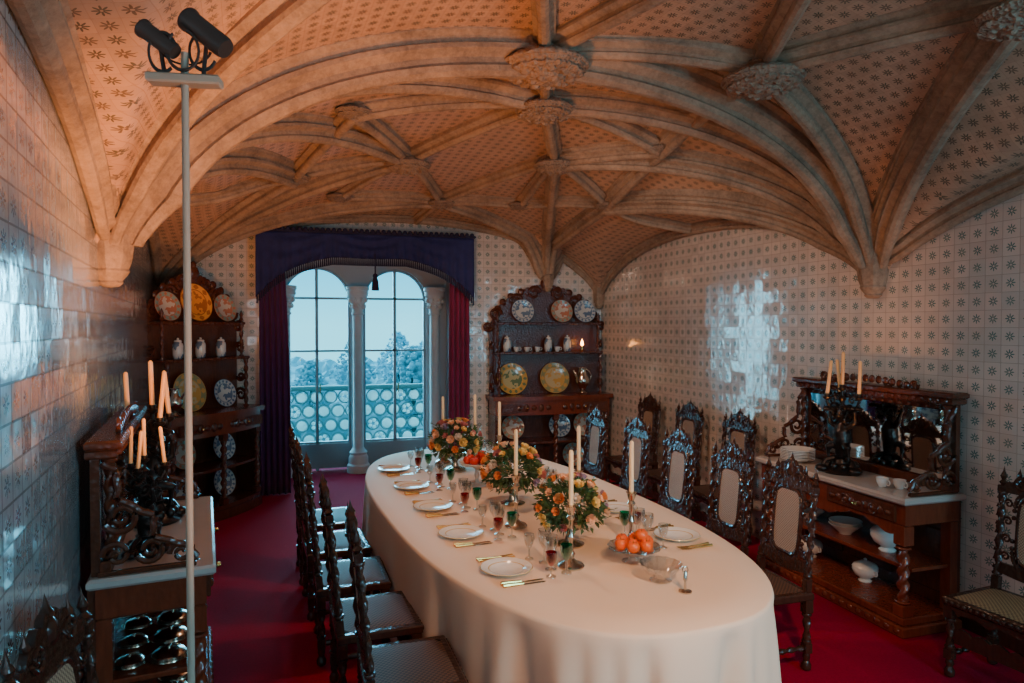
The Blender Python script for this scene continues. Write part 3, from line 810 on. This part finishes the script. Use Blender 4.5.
P_amber_lit = plate_mat('amber_painted_lit', (.9, .33, .05), (.9, .38, .07), (.5, .15, .03), .2, 9)  # orange lamplight on the plate is put into its base colour
mkPA = Maker(mk_plate(.2, P_gold, label='large gilded green-gold majolica plate standing on cabinet', grp='display plates'))
mkPB = Maker(mk_plate(.2, P_green, label='large green majolica plate standing on cabinet', grp='display plates'))
mkPC = Maker(mk_plate(.15, P_blue, label='blue and white china plate standing on cabinet shelf', grp='display plates'))
mkPD = Maker(mk_plate(.15, P_flor, label='floral china plate with green rim on cabinet shelf', grp='display plates'))
mkPE = Maker(mk_plate(.2, P_amber_lit, label='large plate with orange lamplight painted into its amber colour on cabinet top shelf', grp='display plates'))
plate_up(mkPA, CB_R, -.47, -.14, 1.09, .2); plate_up(mkPB, CB_R, .10, -.14, 1.09, .2)
plate_up(mkPC, CB_R, -.33, -.12, 2.0, .15, 'blue and white china plate on the top cabinet shelf'); plate_up(mkPD, CB_R, .2, -.12, 2.0, .15); plate_up(mkPC, CB_R, .52, -.12, 2.0, .15)
plate_up(mkPD, CB_R, -.47, -.15, .525, .15); plate_up(mkPC, CB_R, .16, -.15, .525, .15); plate_up(mkPD, CB_R, .5, -.15, .525, .15)
plate_up(mkPC, CB_R, -.4, -.15, .14, .15); plate_up(mkPD, CB_R, .35, -.15, .14, .15)
plate_up(mkPD, CB_L, -.38, -.12, 2.0, .15); plate_up(mkPE, CB_L, -.02, -.12, 2.0, .2); plate_up(mkPD, CB_L, .35, -.12, 2.0, .15)
plate_up(mkPC, CB_L, .3, -.16, 1.09, .15); plate_up(mkPB, CB_L, -.15, -.16, 1.09, .2)
plate_up(mkPC, CB_L, .28, -.16, .525, .15); plate_up(mkPD, CB_L, -.25, -.16, .525, .15)
plate_up(mkPC, CB_L, .28, -.16, .14, .15); plate_up(mkPC, CB_L, -.25, -.16, .14, .15)
def mk_jar():
    e = empty('ginger_jar'); m = M(); m.lathe([(.035, 0), (.045, .01), (.05, .05), (.05, .13), (.045, .15), (.034, .16), (.036, .17)], 20); m.obj('body', P_blue, e)
    m = M(); m.lathe([(.038, .17), (.03, .185), (.01, .19), (.012, .205), (0, .21)], 16); m.obj('lid', PORC, e)
    return tag(e, 'small painted porcelain lidded jar on cabinet shelf', 'jar', 'jars on cabinet shelves')
mkj = Maker(mk_jar)
for x in (-.55, .0, .26): mkj(CB_R @ Matrix.Translation((x, -.14, 1.63)))
for x in (-.3, -.02, .25): mkj(CB_L @ Matrix.Translation((x, -.14, 1.63)))
def mk_cup():
    e = empty('teacup'); m = M(); m.lathe([(.02, 0), (.024, .006), (.035, .03), (.04, .06), (.037, .06), (.03, .02), (0, .01)], 18, caps=False); m.obj('cup_body', PORC, e)
    m = M(); m.torus((.045, 0, .035), .017, .004, 'y', 14, 6); m.obj('handle', PORC, e)
    return tag(e, 'small white porcelain cup on cabinet shelf', 'cup', 'porcelain cups')
mkcup = Maker(mk_cup)
for x in (-.42, -.28, -.14, .13): mkcup(CB_R @ Matrix.Translation((x, -.12, 1.63)))
def mk_pitcher():
    e = empty('pitcher'); m = M(); m.lathe([(.06, 0), (.065, .01), (.03, .04), (.04, .06), (.09, .13), (.095, .18), (.06, .25), (.045, .3), (.055, .33)], 24, caps=False); m.obj('body', SILV, e)
    m = M(); m.tube([(.05+.07*sin(pi*i/12), 0, .13+.18*i/12) for i in range(13)], .009); m.obj('handle', SILV, e)
    m = M(); m.tube([(-.06, 0, .18), (-.1, 0, .25), (-.13, 0, .3)], [.02, .014, .009]); m.obj('spout', SILV, e)
    return tag(e, 'silver pitcher with curved handle on cabinet top', 'pitcher', 'silver pitchers')
mkp = Maker(mk_pitcher)
mkp(CB_R @ TR(.44, -.22, 1.09)); mkp(CB_L @ TR(-.45, -.26, 1.09, 2, 0, .8))
e = empty('cabinet_lamp'); tag(e, 'small lit candle lamp on the cabinet shelf', 'lamp')
m = M(); m.lathe([(.035, 0), (.04, .008), (.012, .02), (.012, .05), (.03, .06), (.03, .07)], 16); m.obj('base', GOLD, e)
GLOW = NT('lamp_flame'); GLOW.set('Base Color', (1, .5, .2)); GLOW.set('Emission Color', (1, .36, .08)); GLOW.b.inputs['Emission Strength'].default_value = 25; GLOW = GLOW.m
m = M(); m.lathe([(.008, .07), (.018, .085), (.02, .1), (.012, .13), (0, .16)], 12); m.obj('bulb', GLOW, e)
e.matrix_world = CB_R @ TR(.45, -.18, 1.63)

DIN = plate_mat('gilt_edged_dinner_china', (.8, .77, .72), (.8, .77, .72), (.76, .73, .68), .13, 1, (.6, .42, .2))
mkdin = Maker(mk_plate(.13, DIN, 'dinner_plate', 'white dinner plate with thin gilt rim on the tablecloth', 'plate', 'dinner plates at the place settings'))
def mk_knife():
    e = empty('table_knife'); m = M(); m.outline([(.0, -.008), (.10, -.009), (.115, 0), (.10, .008), (0, .008)], -.0008, .0008); m.v = [(a, c, b+.003) for a, b, c in m.v]; m.obj('blade', SILV, e)
    m = M(); m.tube([(-.1, 0, .009), (-.06, 0, .009), (0, 0, .007)], [.010, .009, .006], 8); m.obj('handle', GOLD, e)
    return tag(e, 'gilt-handled table knife beside the dinner plate', 'knife', 'cutlery at the place settings')
def mk_fork():
    e = empty('table_fork'); m = M(); m.tube([(-.1, 0, .008), (-.03, 0, .005), (.04, 0, .005)], [.008, .005, .004], 8); m.obj('handle', GOLD, e)
    m = M(); m.bx(.035, .06, -.011, .011, .004, .007, .001)
    for k in range(4): m.tube([(.058, -.009+.006*k, .006), (.1, -.009+.006*k, .009)], [.0017, .001], 6)
    m.obj('tines', GOLD, e)
    return tag(e, 'gilt table fork beside the dinner plate', 'fork', 'cutlery at the place settings')
mkk, mkf = Maker(mk_knife), Maker(mk_fork)
def goblet_prof(R, H):
    return [(R*.85, 0), (R*.8, .004), (.006, .012), (.005, H*.42), (.012, H*.46), (R*.75, H*.6), (R, H*.8), (R*.92, H), (R*.9, H), (R*.96, H*.8), (R*.7, H*.62), (0, H*.5)]
def mk_gl(R, H, matl, label):
    def b():
        e = empty('goblet' if matl is not CRYS else 'wine_glass')
        m = M(); pr = goblet_prof(R, H); m.lathe(pr[:5], 20, caps=False); m.obj('stem', CRYS, e)
        m = M(); m.lathe(pr[4:], 20, caps=False); m.obj('bowl', matl, e)
        return tag(e, label, 'glass', 'glasses at the place settings')
    return b
gC = Maker(mk_gl(.036, .17, CRYS, 'clear crystal wine glass on the tablecloth')); gS = Maker(mk_gl(.028, .13, CRYS, 'small clear stemmed glass on the tablecloth'))
gG = Maker(mk_gl(.032, .14, GREENG, 'green glass goblet with clear stem on the tablecloth')); gR = Maker(mk_gl(.03, .12, REDG, 'ruby red glass goblet on the tablecloth'))
for side in (-1, 1):
    for k, Y in enumerate((3.2, 3.82, 4.44, 5.05, 5.7)):
        if side > 0: Y += .14
        ly = Y-TCY; px = side*.55 if Y > 3.5 else side*.57
        if side < 0 and k == 0: px = -.51
        x, y = TP(px, ly); mkdin(TR(x, y, TH))
        f = 0 if side < 0 else pi
        for i, (mk_, off) in enumerate(((mkk, -.165), (mkk, -.195), (mkf, .165), (mkf, .195))):
            x, y = TP(px-side*.01, ly+off if side < 0 else ly-off); mk_(TR(x, y, TH, f+TR_))
        for mk_, dx, dy in ((gC, .21, -.06), (gC, .22, .04), (gG, .26, -.13), (gR, .17, -.15), (gS, .17, .12)):
            x, y = TP(px-side*dx, ly+dy*(1 if side < 0 else -1)); mk_(TR(x, y, TH))

def mk_stick():
    e = empty('candlestick'); m = M()
    m.lathe([(.065, 0), (.068, .008), (.06, .018), (.03, .03), (.014, .045), (.022, .065), (.012, .085), (.01, .13), (.018, .15), (.011, .17), (.012, .23), (.022, .245), (.013, .26), (.02, .275), (.024, .3), (.03, .305), (.014, .31)], 20); m.obj('stem', SILV, e)
    m = M(); m.lathe([(.0125, .305), (.012, .57), (.006, .58), (0, .58)], 12); m.obj('candle', WAX, e)
    return tag(e, 'silver candlestick with tall unlit cream candle on the table', 'candlestick', 'candlesticks on the table')
mks = Maker(mk_stick)
for (x, y) in ((1.25, 3.13), (1.60, 3.88), (1.66, 3.29), (1.19, 3.86), (1.50, 5.32), (1.45, 5.95), (1.14, 5.86)): mks(TR(x, y, TH))

def rose_mesh(name, col):
    m = M()
    for L, (n, R, h, w) in enumerate(((3, .008, .034, .016), (5, .015, .034, .02), (6, .023, .03, .024))):
        for i in range(n):
            a = 2*pi*i/n+L*.6; vs = []; fs = []
            for j in range(5):
                for k in range(5):
                    t = j/4; s_ = (k/4-.5)*2
                    r = R*(.35+.65*t**.5)+.004*t**3*(L+1)*.5; aa = a+s_*w/R*.6*(.7+.3*sin(pi*min(1, t+.2)))
                    z = h*t*(1-.12*s_*s_)
                    vs.append((r*cos(aa), r*sin(aa), z))
            for j in range(4):
                for k in range(4): q = j*5+k; fs.append((q, q+1, q+6, q+5))
            m.add(vs, fs)
    m.ball((0, 0, .018), .009, (1, 1, 1.4), 8, 6)
    me = m.obj(name, mat('petal_'+name, col, .6, var=.2, vs=60), None, 0, False)
    me.data.polygons.foreach_set('use_smooth', [True]*len(me.data.polygons))
    d = me.data; bpy.data.objects.remove(me); return d
RO = [rose_mesh('orange_rose', (.85, .26, .06)), rose_mesh('peach_rose', (.85, .46, .26)), rose_mesh('yellow_rose', (.8, .54, .16)), rose_mesh('white_rose', (.72, .58, .45)), rose_mesh('pink_rose', (.5, .14, .12)), rose_mesh('lilac_rose', (.35, .22, .3))]
ROSES = [RO[0], RO[0], RO[1], RO[1], RO[1], RO[2], RO[2], RO[3], RO[4], RO[5]]
def arrangement(x, y, s_, seed, label):
    random.seed(seed); e = empty('flower_arrangement')
    m = M(); m.lathe([(.08, 0), (.085, .01), (.03, .03), (.02, .06), (.03, .08), (.09, .11), (.12, .14), (.125, .15), (.11, .14), (.0, .11)], 26, caps=False); m.obj('stand', SILV, e)
    m = M(); C0 = Vector((0, 0, .22))
    for i in range(850):
        th = random.random()*2*pi; ph = math.acos(random.uniform(-.7, 1))
        d = Vector((sin(ph)*cos(th), sin(ph)*sin(th), cos(ph))); q = random.uniform(.55, 1.0)+.15*random.random()**4
        p = C0+Vector((d.x*.185, d.y*.185, d.z*.155))*q
        dirv = (d+Vector((random.uniform(-.7, .7), random.uniform(-.7, .7), random.uniform(-.6, .4)))).normalized()
        sd = dirv.cross(Vector((random.random(), random.random(), random.random()))).normalized(); up = sd.cross(dirv)
        L = random.uniform(.028, .05); w = L*.28
        m.add([p, p+dirv*L*.4+sd*w+up*.004, p+dirv*L-up*.006, p+dirv*L*.4-sd*w+up*.004, p+dirv*L*.5-up*.002], [(0, 1, 4), (1, 2, 4), (0, 4, 3), (3, 4, 2)])
    for i in range(12):
        th = random.random()*2*pi; d = Vector((cos(th), sin(th), random.uniform(-.1, 1.3))).normalized(); Ls = random.uniform(.22, .27)
        m.tube([C0, C0+d*.15, C0+d*Ls+Vector((0, 0, -.02))], .002, 4)
        for k in range(3):
            p = C0+d*(Ls-.03*k)+Vector((0, 0, -.015)); sd = d.cross(Vector((0, 0, 1))).normalized()*(1 if k % 2 else -1)
            m.add([p, p+sd*.02+d*.012, p+sd*.036+d*.004, p+sd*.02-d*.008], [(0, 1, 2), (0, 2, 3)])
    f = m.obj('foliage', LEAF, e, 0, False); f['kind'] = 'stuff'
    k = 0; pts = []
    while k < 40:
        th = random.random()*2*pi; ph = math.acos(random.uniform(-.4, 1)); d = Vector((sin(ph)*cos(th), sin(ph)*sin(th), cos(ph)))
        p = C0+Vector((d.x*.19, d.y*.19, d.z*.165))*random.uniform(.98, 1.1)
        if any((p-q).length < .048 for q in pts):
            k += .03; continue
        pts.append(p); k += 1
        o = bpy.data.objects.new('flower', random.choice(ROSES)); COL.objects.link(o); o.parent = e
        o.matrix_local = Matrix.Translation(p-d*.01) @ d.to_track_quat('Z', 'Y').to_matrix().to_4x4() @ Matrix.Scale(random.uniform(.75, 1.2), 4)
    tag(e, label, 'flower arrangement', 'centrepieces on the table'); e.matrix_world = TR(x, y, TH, 0, 0, s_)
arrangement(1.37, 3.45, .95, 1, 'orange and cream roses with green foliage in silver stand')
arrangement(1.32, 4.36, 1.0, 2, 'peach and orange roses with foliage in silver stand')
arrangement(1.18, 5.55, 1.05, 3, 'yellow and white roses with trailing foliage in silver stand')

APPLE = mat('orange_red_fruit', (.85, .11, .012), .3, var=.35, vs=18)
APPLE2 = mat('deep_red_fruit', (.6, .03, .015), .3, var=.4, vs=18)
def mk_comp():
    e = empty('fruit_compote'); m = M(); m.lathe([(.06, 0), (.062, .006), (.03, .016), (.025, .035), (.05, .05), (.11, .064), (.135, .08), (.133, .085), (.1, .072), (0, .06)], 28, fn=lambda a, z: 1+.02*cos(14*a), caps=False); m.obj('bowl', CRYS, e)
    return tag(e, 'low footed glass fruit dish on the tablecloth', 'fruit dish', 'fruit dishes on the table')
mkcp = Maker(mk_comp)
def mk_comp2():
    e = empty('tall_fruit_compote'); m = M(); m.lathe([(.07, 0), (.072, .008), (.02, .02), (.012, .05), (.02, .08), (.012, .12), (.04, .145), (.12, .16), (.135, .175), (.133, .18), (.1, .168), (0, .155)], 28, caps=False); m.obj('bowl', PORC, e)
    return tag(e, 'raised white fruit stand with red fruit on the tablecloth', 'fruit dish', 'fruit dishes on the table')
mkcp2 = Maker(mk_comp2)
def mk_fruit(matl, nm, label):
    def b():
        e = empty(nm); m = M()
        m.lathe([(0, .006), (.012, 0), (.028, .008), (.038, .03), (.036, .048), (.022, .062), (.008, .058), (0, .052)], 18, caps=False); m.obj('flesh', matl, e)
        m = M(); m.tube([(0, 0, .054), (.003, 0, .07)], .0018, 5); m.obj('stalk', LEAF, e)
        return tag(e, label, 'fruit', 'fruit in the dishes')
    return b
fA = Maker(mk_fruit(APPLE, 'apple', 'orange-red apple piled in the glass dish')); fB = Maker(mk_fruit(APPLE2, 'apple', 'deep red apple piled on the raised stand'))
def compote(x, y, mk_, dish, dz=0):
    dish(TR(x, y, TH))
    for i in range(6):
        a = 2*pi*i/6; mk_(TR(x+.072*cos(a), y+.072*sin(a), TH+.07+dz, a, 0, .88))
    mk_(TR(x, y, TH+.066+dz, 0, 0, .88)); mk_(TR(x+.03, y-.02, TH+.112+dz, 0, 0, .88))
compote(1.58, 3.10, fA, mkcp); compote(1.22, 4.95, fB, mkcp2, .095)
e = empty('crystal_bowl'); tag(e, 'cut crystal footed bowl on the tablecloth', 'bowl')
m = M(); m.lathe([(.05, 0), (.052, .006), (.02, .015), (.02, .025), (.06, .035), (.095, .075), (.1, .085), (.09, .075), (.055, .04), (0, .03)], 32, fn=lambda a, z: 1+.05*cos(16*a)*(z > .03), caps=False); m.obj('bowl', CRYS, e); e.matrix_world = TR(1.58, 2.83, TH)
e = empty('salt_cellar'); tag(e, 'small silver salt stand on the tablecloth', 'salt cellar')
m = M(); m.lathe([(.03, 0), (.03, .006), (.006, .012), (.005, .05), (.01, .055), (.008, .09), (0, .1)], 16); m.obj('stand', SILV, e); m = M(); m.torus((0, 0, .1), .014, .003); m.obj('handle', SILV, e); e.matrix_world = TR(1.62, 2.68, TH)

# ------------------------------------------------------------------ candelabra
def mk_candelabrum():
    e = empty('candelabrum'); m = M()
    m.lathe([(.13, 0), (.14, .015), (.11, .03), (.1, .05), (.06, .07), (.05, .1), (.06, .12)], 20)
    for i in range(3):
        a = 2*pi*i/3; m.ball((.13*cos(a), .13*sin(a), .03), .04, (1.3, 1.3, .75))
        m.tube([(.13*cos(a), .13*sin(a), .03), (.1*cos(a), .1*sin(a), .09), (.04*cos(a), .04*sin(a), .11)], [.025, .018, .02], 8)
    for i in range(10):
        a = 2*pi*i/10; m.ball((.1*cos(a), .1*sin(a), .055), .025, (1, 1, 1))
    m.obj('base', BRONZE, e)
    m = M()
    m.tube([(0, 0, .1), (.01, 0, .22), (0, 0, .3), (0, 0, .36)], [.04, .055, .06, .03], 12)
    m.ball((.005, 0, .41), .042, (1, 1, 1.1)); m.ball((.005, 0, .24), .06, (1.05, 1, 1.1))
    m.tube([(-.02, 0, .2), (-.07, -.06, .18), (-.06, -.06, .08)], [.035, .028, .018], 8); m.tube([(.03, 0, .2), (.09, -.03, .19), (.09, -.02, .09)], [.035, .028, .018], 8)
    m.tube([(-.05, 0, .33), (-.1, -.02, .36), (-.12, 0, .45)], [.024, .02, .015], 8); m.tube([(.05, 0, .33), (.1, .02, .37), (.12, 0, .46)], [.024, .02, .015], 8)
    f = m.obj('cherub_figure', BRONZE, e); r = f.modifiers.new('Remesh', 'REMESH'); r.mode = 'VOXEL'; r.voxel_size = .009; r.use_smooth_shade = True
    m = M(); m.lathe([(.02, .4), (.03, .46), (.015, .5), (.03, .54), (.012, .56)], 12)
    for i in range(9):
        a = 2*pi*i/9; m.scroll((.06*cos(a), .06*sin(a), .4+.03*(i % 3)), .05, .012, 1.3, 1 if i % 2 else -1, 'y' if i % 2 else 'x')
    tips = []
    for i in range(4):
        a = 2*pi*i/3+.4; R = .12 if i else .0; z = .56 if i else .62
        if i:
            m.tube([(R*cos(a)*q, R*sin(a)*q, .5+dz) for q, dz in ((0, 0), (.4, -.04), (.8, -.03), (1, .02), (1, .05))], .011, 8)
            m.scroll((R*.6*cos(a), R*.6*sin(a), .53), .035, .009, 1.3, 1)
            for q in (.4, .7, 1): m.ball((R*q*cos(a), R*q*sin(a), .47), .022, (1.2, 1.2, .8), 8, 6)
        else: m.tube([(0, 0, .54), (0, 0, .60)], .01, 8)
        m.lathe([(.01, -.03), (.028, -.015), (.03, -.005), (.018, 0), (.02, .02)], 12, (R*cos(a), R*sin(a), z)); tips.append((R*cos(a), R*sin(a), z))
    m.obj('branches', BRONZE, e)
    for i, t in enumerate(tips):
        m = M(); m.lathe([(.013, 0), (.012, .24), (.005, .25), (0, .25)], 12)
        mt = Matrix.Translation((t[0], t[1], t[2]+.01)) @ Matrix.Rotation(radians((0, 4, -5, 3)[i]), 4, 'X') @ Matrix.Rotation(radians((2, -4, 3, 5)[i]), 4, 'Y')
        m.v = [tuple(mt @ Vector(v)) for v in m.v]; m.obj('candle', ORWAX, e)
    return tag(e, 'dark bronze cherub candelabrum with unlit amber candles on sideboard', 'candelabrum', 'candelabra on the sideboards')
mkcd = Maker(mk_candelabrum)
mkcd(SB_R @ TR(-.03, -.28, .886, 0, 0, 1.0))
mkcd(SB_L @ TR(.18, -.20, .886, 1.0, 0, 1.0)); mkcd(SB_L @ TR(-.38, -.2, .886, .4, 0, .72))
mkst = Maker(mk_plate(.12, PORC, 'porcelain_plate', 'white porcelain plate in a stack on the sideboard', 'plate', 'stacked plates on the sideboard'))
for i in range(7): mkst(SB_R @ TR(-.47, -.3, .886+.012*i, 0, 0, 1.08))
def mk_tur():
    e = empty('soup_tureen'); m = M(); m.lathe([(.06, 0), (.065, .01), (.04, .03), (.1, .07), (.125, .12), (.12, .15)], 28, caps=True); m.obj('body', PORC, e)
    m = M(); m.lathe([(.125, .15), (.11, .175), (.05, .205), (.012, .21), (.018, .23), (0, .24)], 28, caps=False); m.obj('lid', PORC, e)
    for s_ in (-1, 1):
        m = M(); m.torus((s_*.13, 0, .115), .025, .007, 'y', 16, 6); m.obj('handle', PORC, e)
    return tag(e, 'white porcelain lidded tureen on the sideboard shelf', 'tureen', 'tureens on the sideboard shelves')
mktu = Maker(mk_tur)
mktu(SB_R @ TR(.35, -.24, .425, 0, 0, .85)); mktu(SB_R @ TR(-.45, -.18, .12, 0, 0, .7)); mktu(SB_R @ TR(.1, -.18, .12, 0, 0, .7))
def mk_bowl():
    m = M(); m.lathe([(.05, 0), (.055, .012), (.1, .05), (.135, .085), (.13, .087), (.09, .05), (0, .02)], 28, caps=False); return tag(m.obj('porcelain_bowl', PORC), 'white porcelain bowl on the sideboard shelf', 'bowl', 'bowls on sideboard shelves')
mkbo = Maker(mk_bowl)
mkbo(SB_R @ TR(-.05, -.22, .425, 0, 0, .85)); mkbo(SB_R @ TR(-.05, -.22, .45, 0, 0, .85)); mkbo(SB_R @ TR(-.45, -.2, .425, 0, 0, .8))
def mk_dome():
    e = empty('serving_dish'); m = M(); m.lathe([(.1, 0), (.12, .006), (.125, .014), (.1, .012), (0, .01)], 28, caps=False); m.obj('tray', SILV, e)
    m = M(); m.lathe([(.1, .013), (.1, .03), (.08, .05), (.04, .06), (.01, .065), (.012, .075), (0, .08)], 28, caps=False); m.obj('cover', SILV, e)
    return tag(e, 'small silver covered serving dish on sideboard shelf', 'serving dish', 'silver dishes on the shelves')
mkd = Maker(mk_dome)
for x in (-.5, -.28, -.06, .16, .38):
    mkd(SB_L @ TR(x, -.30, .425, 0, 0, .75)); mkd(SB_L @ TR(x, -.14, .425, 0, 0, .6)); mkd(SB_L @ TR(x+.03, -.32, .12, 0, 0, .8))
mkcup(SB_R @ TR(.5, -.3, .886), 'small white porcelain cup on marble sideboard top')
mkcup(SB_R @ TR(.42, -.36, .886), 'small white porcelain cup on marble sideboard top')

# ------------------------------------------------------------------ light stand
e = empty('light_stand'); tag(e, 'tall beige-grey light stand with two dark spotlights', 'light stand')
px, py = -.265, 1.75
m = M(); m.lathe([(.13, 0), (.13, .012), (.02, .02), (.02, .05)], 24); m.obj('base', GREYM, e)
m = M(); m.tube([(0, 0, .02), (0, 0, 2.51)], .0085, 12); m.obj('pole', GREYM, e)
m = M(); m.bx(-.08, .08, -.022, .022, 2.51, 2.532, .004); m.tube([(0, 0, 2.51), (0, 0, 2.585)], .009, 8)
m.obj('bracket', GREYM, e)
m = M()
def loop(c, R, sz, a0, a1): m.torus(c, R, .0032, 'y', 20, 6, a0, a1, sz)
loop((-.045, -.01, 2.58), .03, 1.5, .3, 5.4); loop((.0, -.015, 2.585), .035, 1.3, 2.2, 7.6); loop((.04, .0, 2.59), .03, 1.4, .6, 5.8); loop((.0, .01, 2.6), .055, .7, 3.3, 6.1)
m.obj('cable', BLACK, e)
for (c, d, s_) in (((-.055, 0, 2.61), Vector((-.6, .1, .45)), .66), ((.05, 0, 2.63), Vector((-.6, .2, .5)), .85)):
    m = M(); m.lathe([(0, -.07), (.026, -.07), (.03, -.06), (.03, .06), (.034, .065), (.034, .075), (.026, .075), (.024, .06), (0, .06)], 20, caps=False)
    q = d.to_track_quat('Z', 'Y').to_matrix().to_4x4(); mt = Matrix.Translation(c) @ q @ Matrix.Scale(s_, 4)
    m.v = [tuple(mt @ Vector(v)) for v in m.v]; m.tube([(c[0], c[1], c[2]), (c[0]*.8, 0, 2.53)], .005, 6); m.obj('spotlight_head', BLACK, e)
e.matrix_world = TR(px, py, 0, radians(-8))

# ------------------------------------------------------------------ lights
def light(kind, loc, col, power, tgt=None, size=.3, spot=None, blend=.8):
    l = bpy.data.lights.new(kind.lower()+'_light', kind); l.color = col; l.energy = power
    if kind == 'AREA': l.shape = 'DISK'; l.size = size
    elif kind == 'SPOT': l.spot_size = radians(spot); l.spot_blend = blend; l.shadow_soft_size = size
    elif kind == 'POINT': l.shadow_soft_size = size
    o = bpy.data.objects.new(l.name, l); COL.objects.link(o); o.location = loc
    if tgt: o.rotation_euler = (Vector(tgt)-Vector(loc)).to_track_quat('-Z', 'Y').to_euler()
    return o
WARM = (1, .38, .11)
light('SPOT', (-.1, 2.6, 1.2), WARM, 320, (-.2, 4.5, 3.2), .06, 105)
light('SPOT', (.4, 1.0, 1.2), WARM, 70, (-.1, 3.2, 3.4), .08, 100)
light('SPOT', (1.2, .5, 1.0), (1, .5, .25), 18, (1.2, 4.2, 3.5), .08, 90)
light('SPOT', (3.3, 3.4, .9), WARM, 34, (3.85, 4.5, 2.6), .06, 75)
light('SPOT', (3.2, 7.0, 1.3), WARM, 9, (2.2, 6.0, 3.5), .08, 130)
light('SPOT', (-.7, 6.4, .9), WARM, 48, (.4, 6.6, 3.4), .08, 140)
light('SPOT', (1.2, .6, 2.7), (1, .52, .26), 300, (1.85, 3.4, .7), .06, 58)
light('SPOT', (1.1, 4.4, 3.3), (1, .62, .4), 85, (1.4, 4.9, .7), .1, 120)
light('SPOT', (.9, 4.6, 3.2), (.95, .74, .62), 90, (3.8, 5.9, 1.4), .15, 95)
light('SPOT', (1.0, 5.6, 3.0), (1, .66, .46), 70, (2.9, 8.3, 1.5), .1, 70)
light('AREA', (2.9, -.9, 1.8), (.26, .72, 1), 135, (-.8, 3.2, 1.3), 1.6)  # added cool fill behind the camera, standing in for an unseen window
light('AREA', (.2, -.95, 2.0), (.7, .85, 1), 10, (3.6, 4.5, 1.0), 1.0)  # added fill for the right wall, no such source in the room
sky_fill = light('SUN', (.7, 14, 6), (.15, .70, 1), 15)  # added wide cyan lamp boosting window daylight, acts as a sky disc
sky_fill.data.angle = radians(54); sky_fill.rotation_euler = Vector((.05, -1, -.2)).to_track_quat('-Z', 'Y').to_euler()
side_fill = light('SUN', (-6, 14, 6), (.26, .76, 1), 10)  # second daylight lamp, added to light the right wall and its reflection
side_fill.data.angle = radians(70); side_fill.rotation_euler = Vector((.56, -.76, -.5)).to_track_quat('-Z', 'Y').to_euler()
l = bpy.data.lights.new('window_portal', 'AREA'); l.shape = 'RECTANGLE'; l.size = 1.95; l.size_y = 2.75; l.cycles.is_portal = True
o = bpy.data.objects.new('window_portal', l); COL.objects.link(o); o.location = (.66, 9.72, 1.36); o.rotation_euler = (radians(-90), 0, 0)
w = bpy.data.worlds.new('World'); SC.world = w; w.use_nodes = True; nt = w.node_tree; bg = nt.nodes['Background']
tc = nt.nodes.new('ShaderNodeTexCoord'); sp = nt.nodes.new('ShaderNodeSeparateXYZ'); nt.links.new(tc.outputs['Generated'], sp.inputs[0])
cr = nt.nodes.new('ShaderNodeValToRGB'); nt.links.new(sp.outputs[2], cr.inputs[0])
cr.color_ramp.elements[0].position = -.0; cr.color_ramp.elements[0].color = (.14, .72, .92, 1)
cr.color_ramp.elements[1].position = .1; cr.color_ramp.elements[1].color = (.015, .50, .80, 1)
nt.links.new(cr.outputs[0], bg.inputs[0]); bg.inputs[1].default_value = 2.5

# ------------------------------------------------------------------ camera
cam = bpy.data.cameras.new('camera'); cam.lens = 24.0; cam.sensor_width = 36; cam.clip_start = .05
co = bpy.data.objects.new('camera', cam); COL.objects.link(co); co.location = (0, 0, 1.95)
yaw, pit = radians(16.8), radians(-1.26)
co.rotation_euler = Vector((sin(yaw)*cos(pit), cos(yaw)*cos(pit), sin(pit))).to_track_quat('-Z', 'Y').to_euler()
SC.camera = co
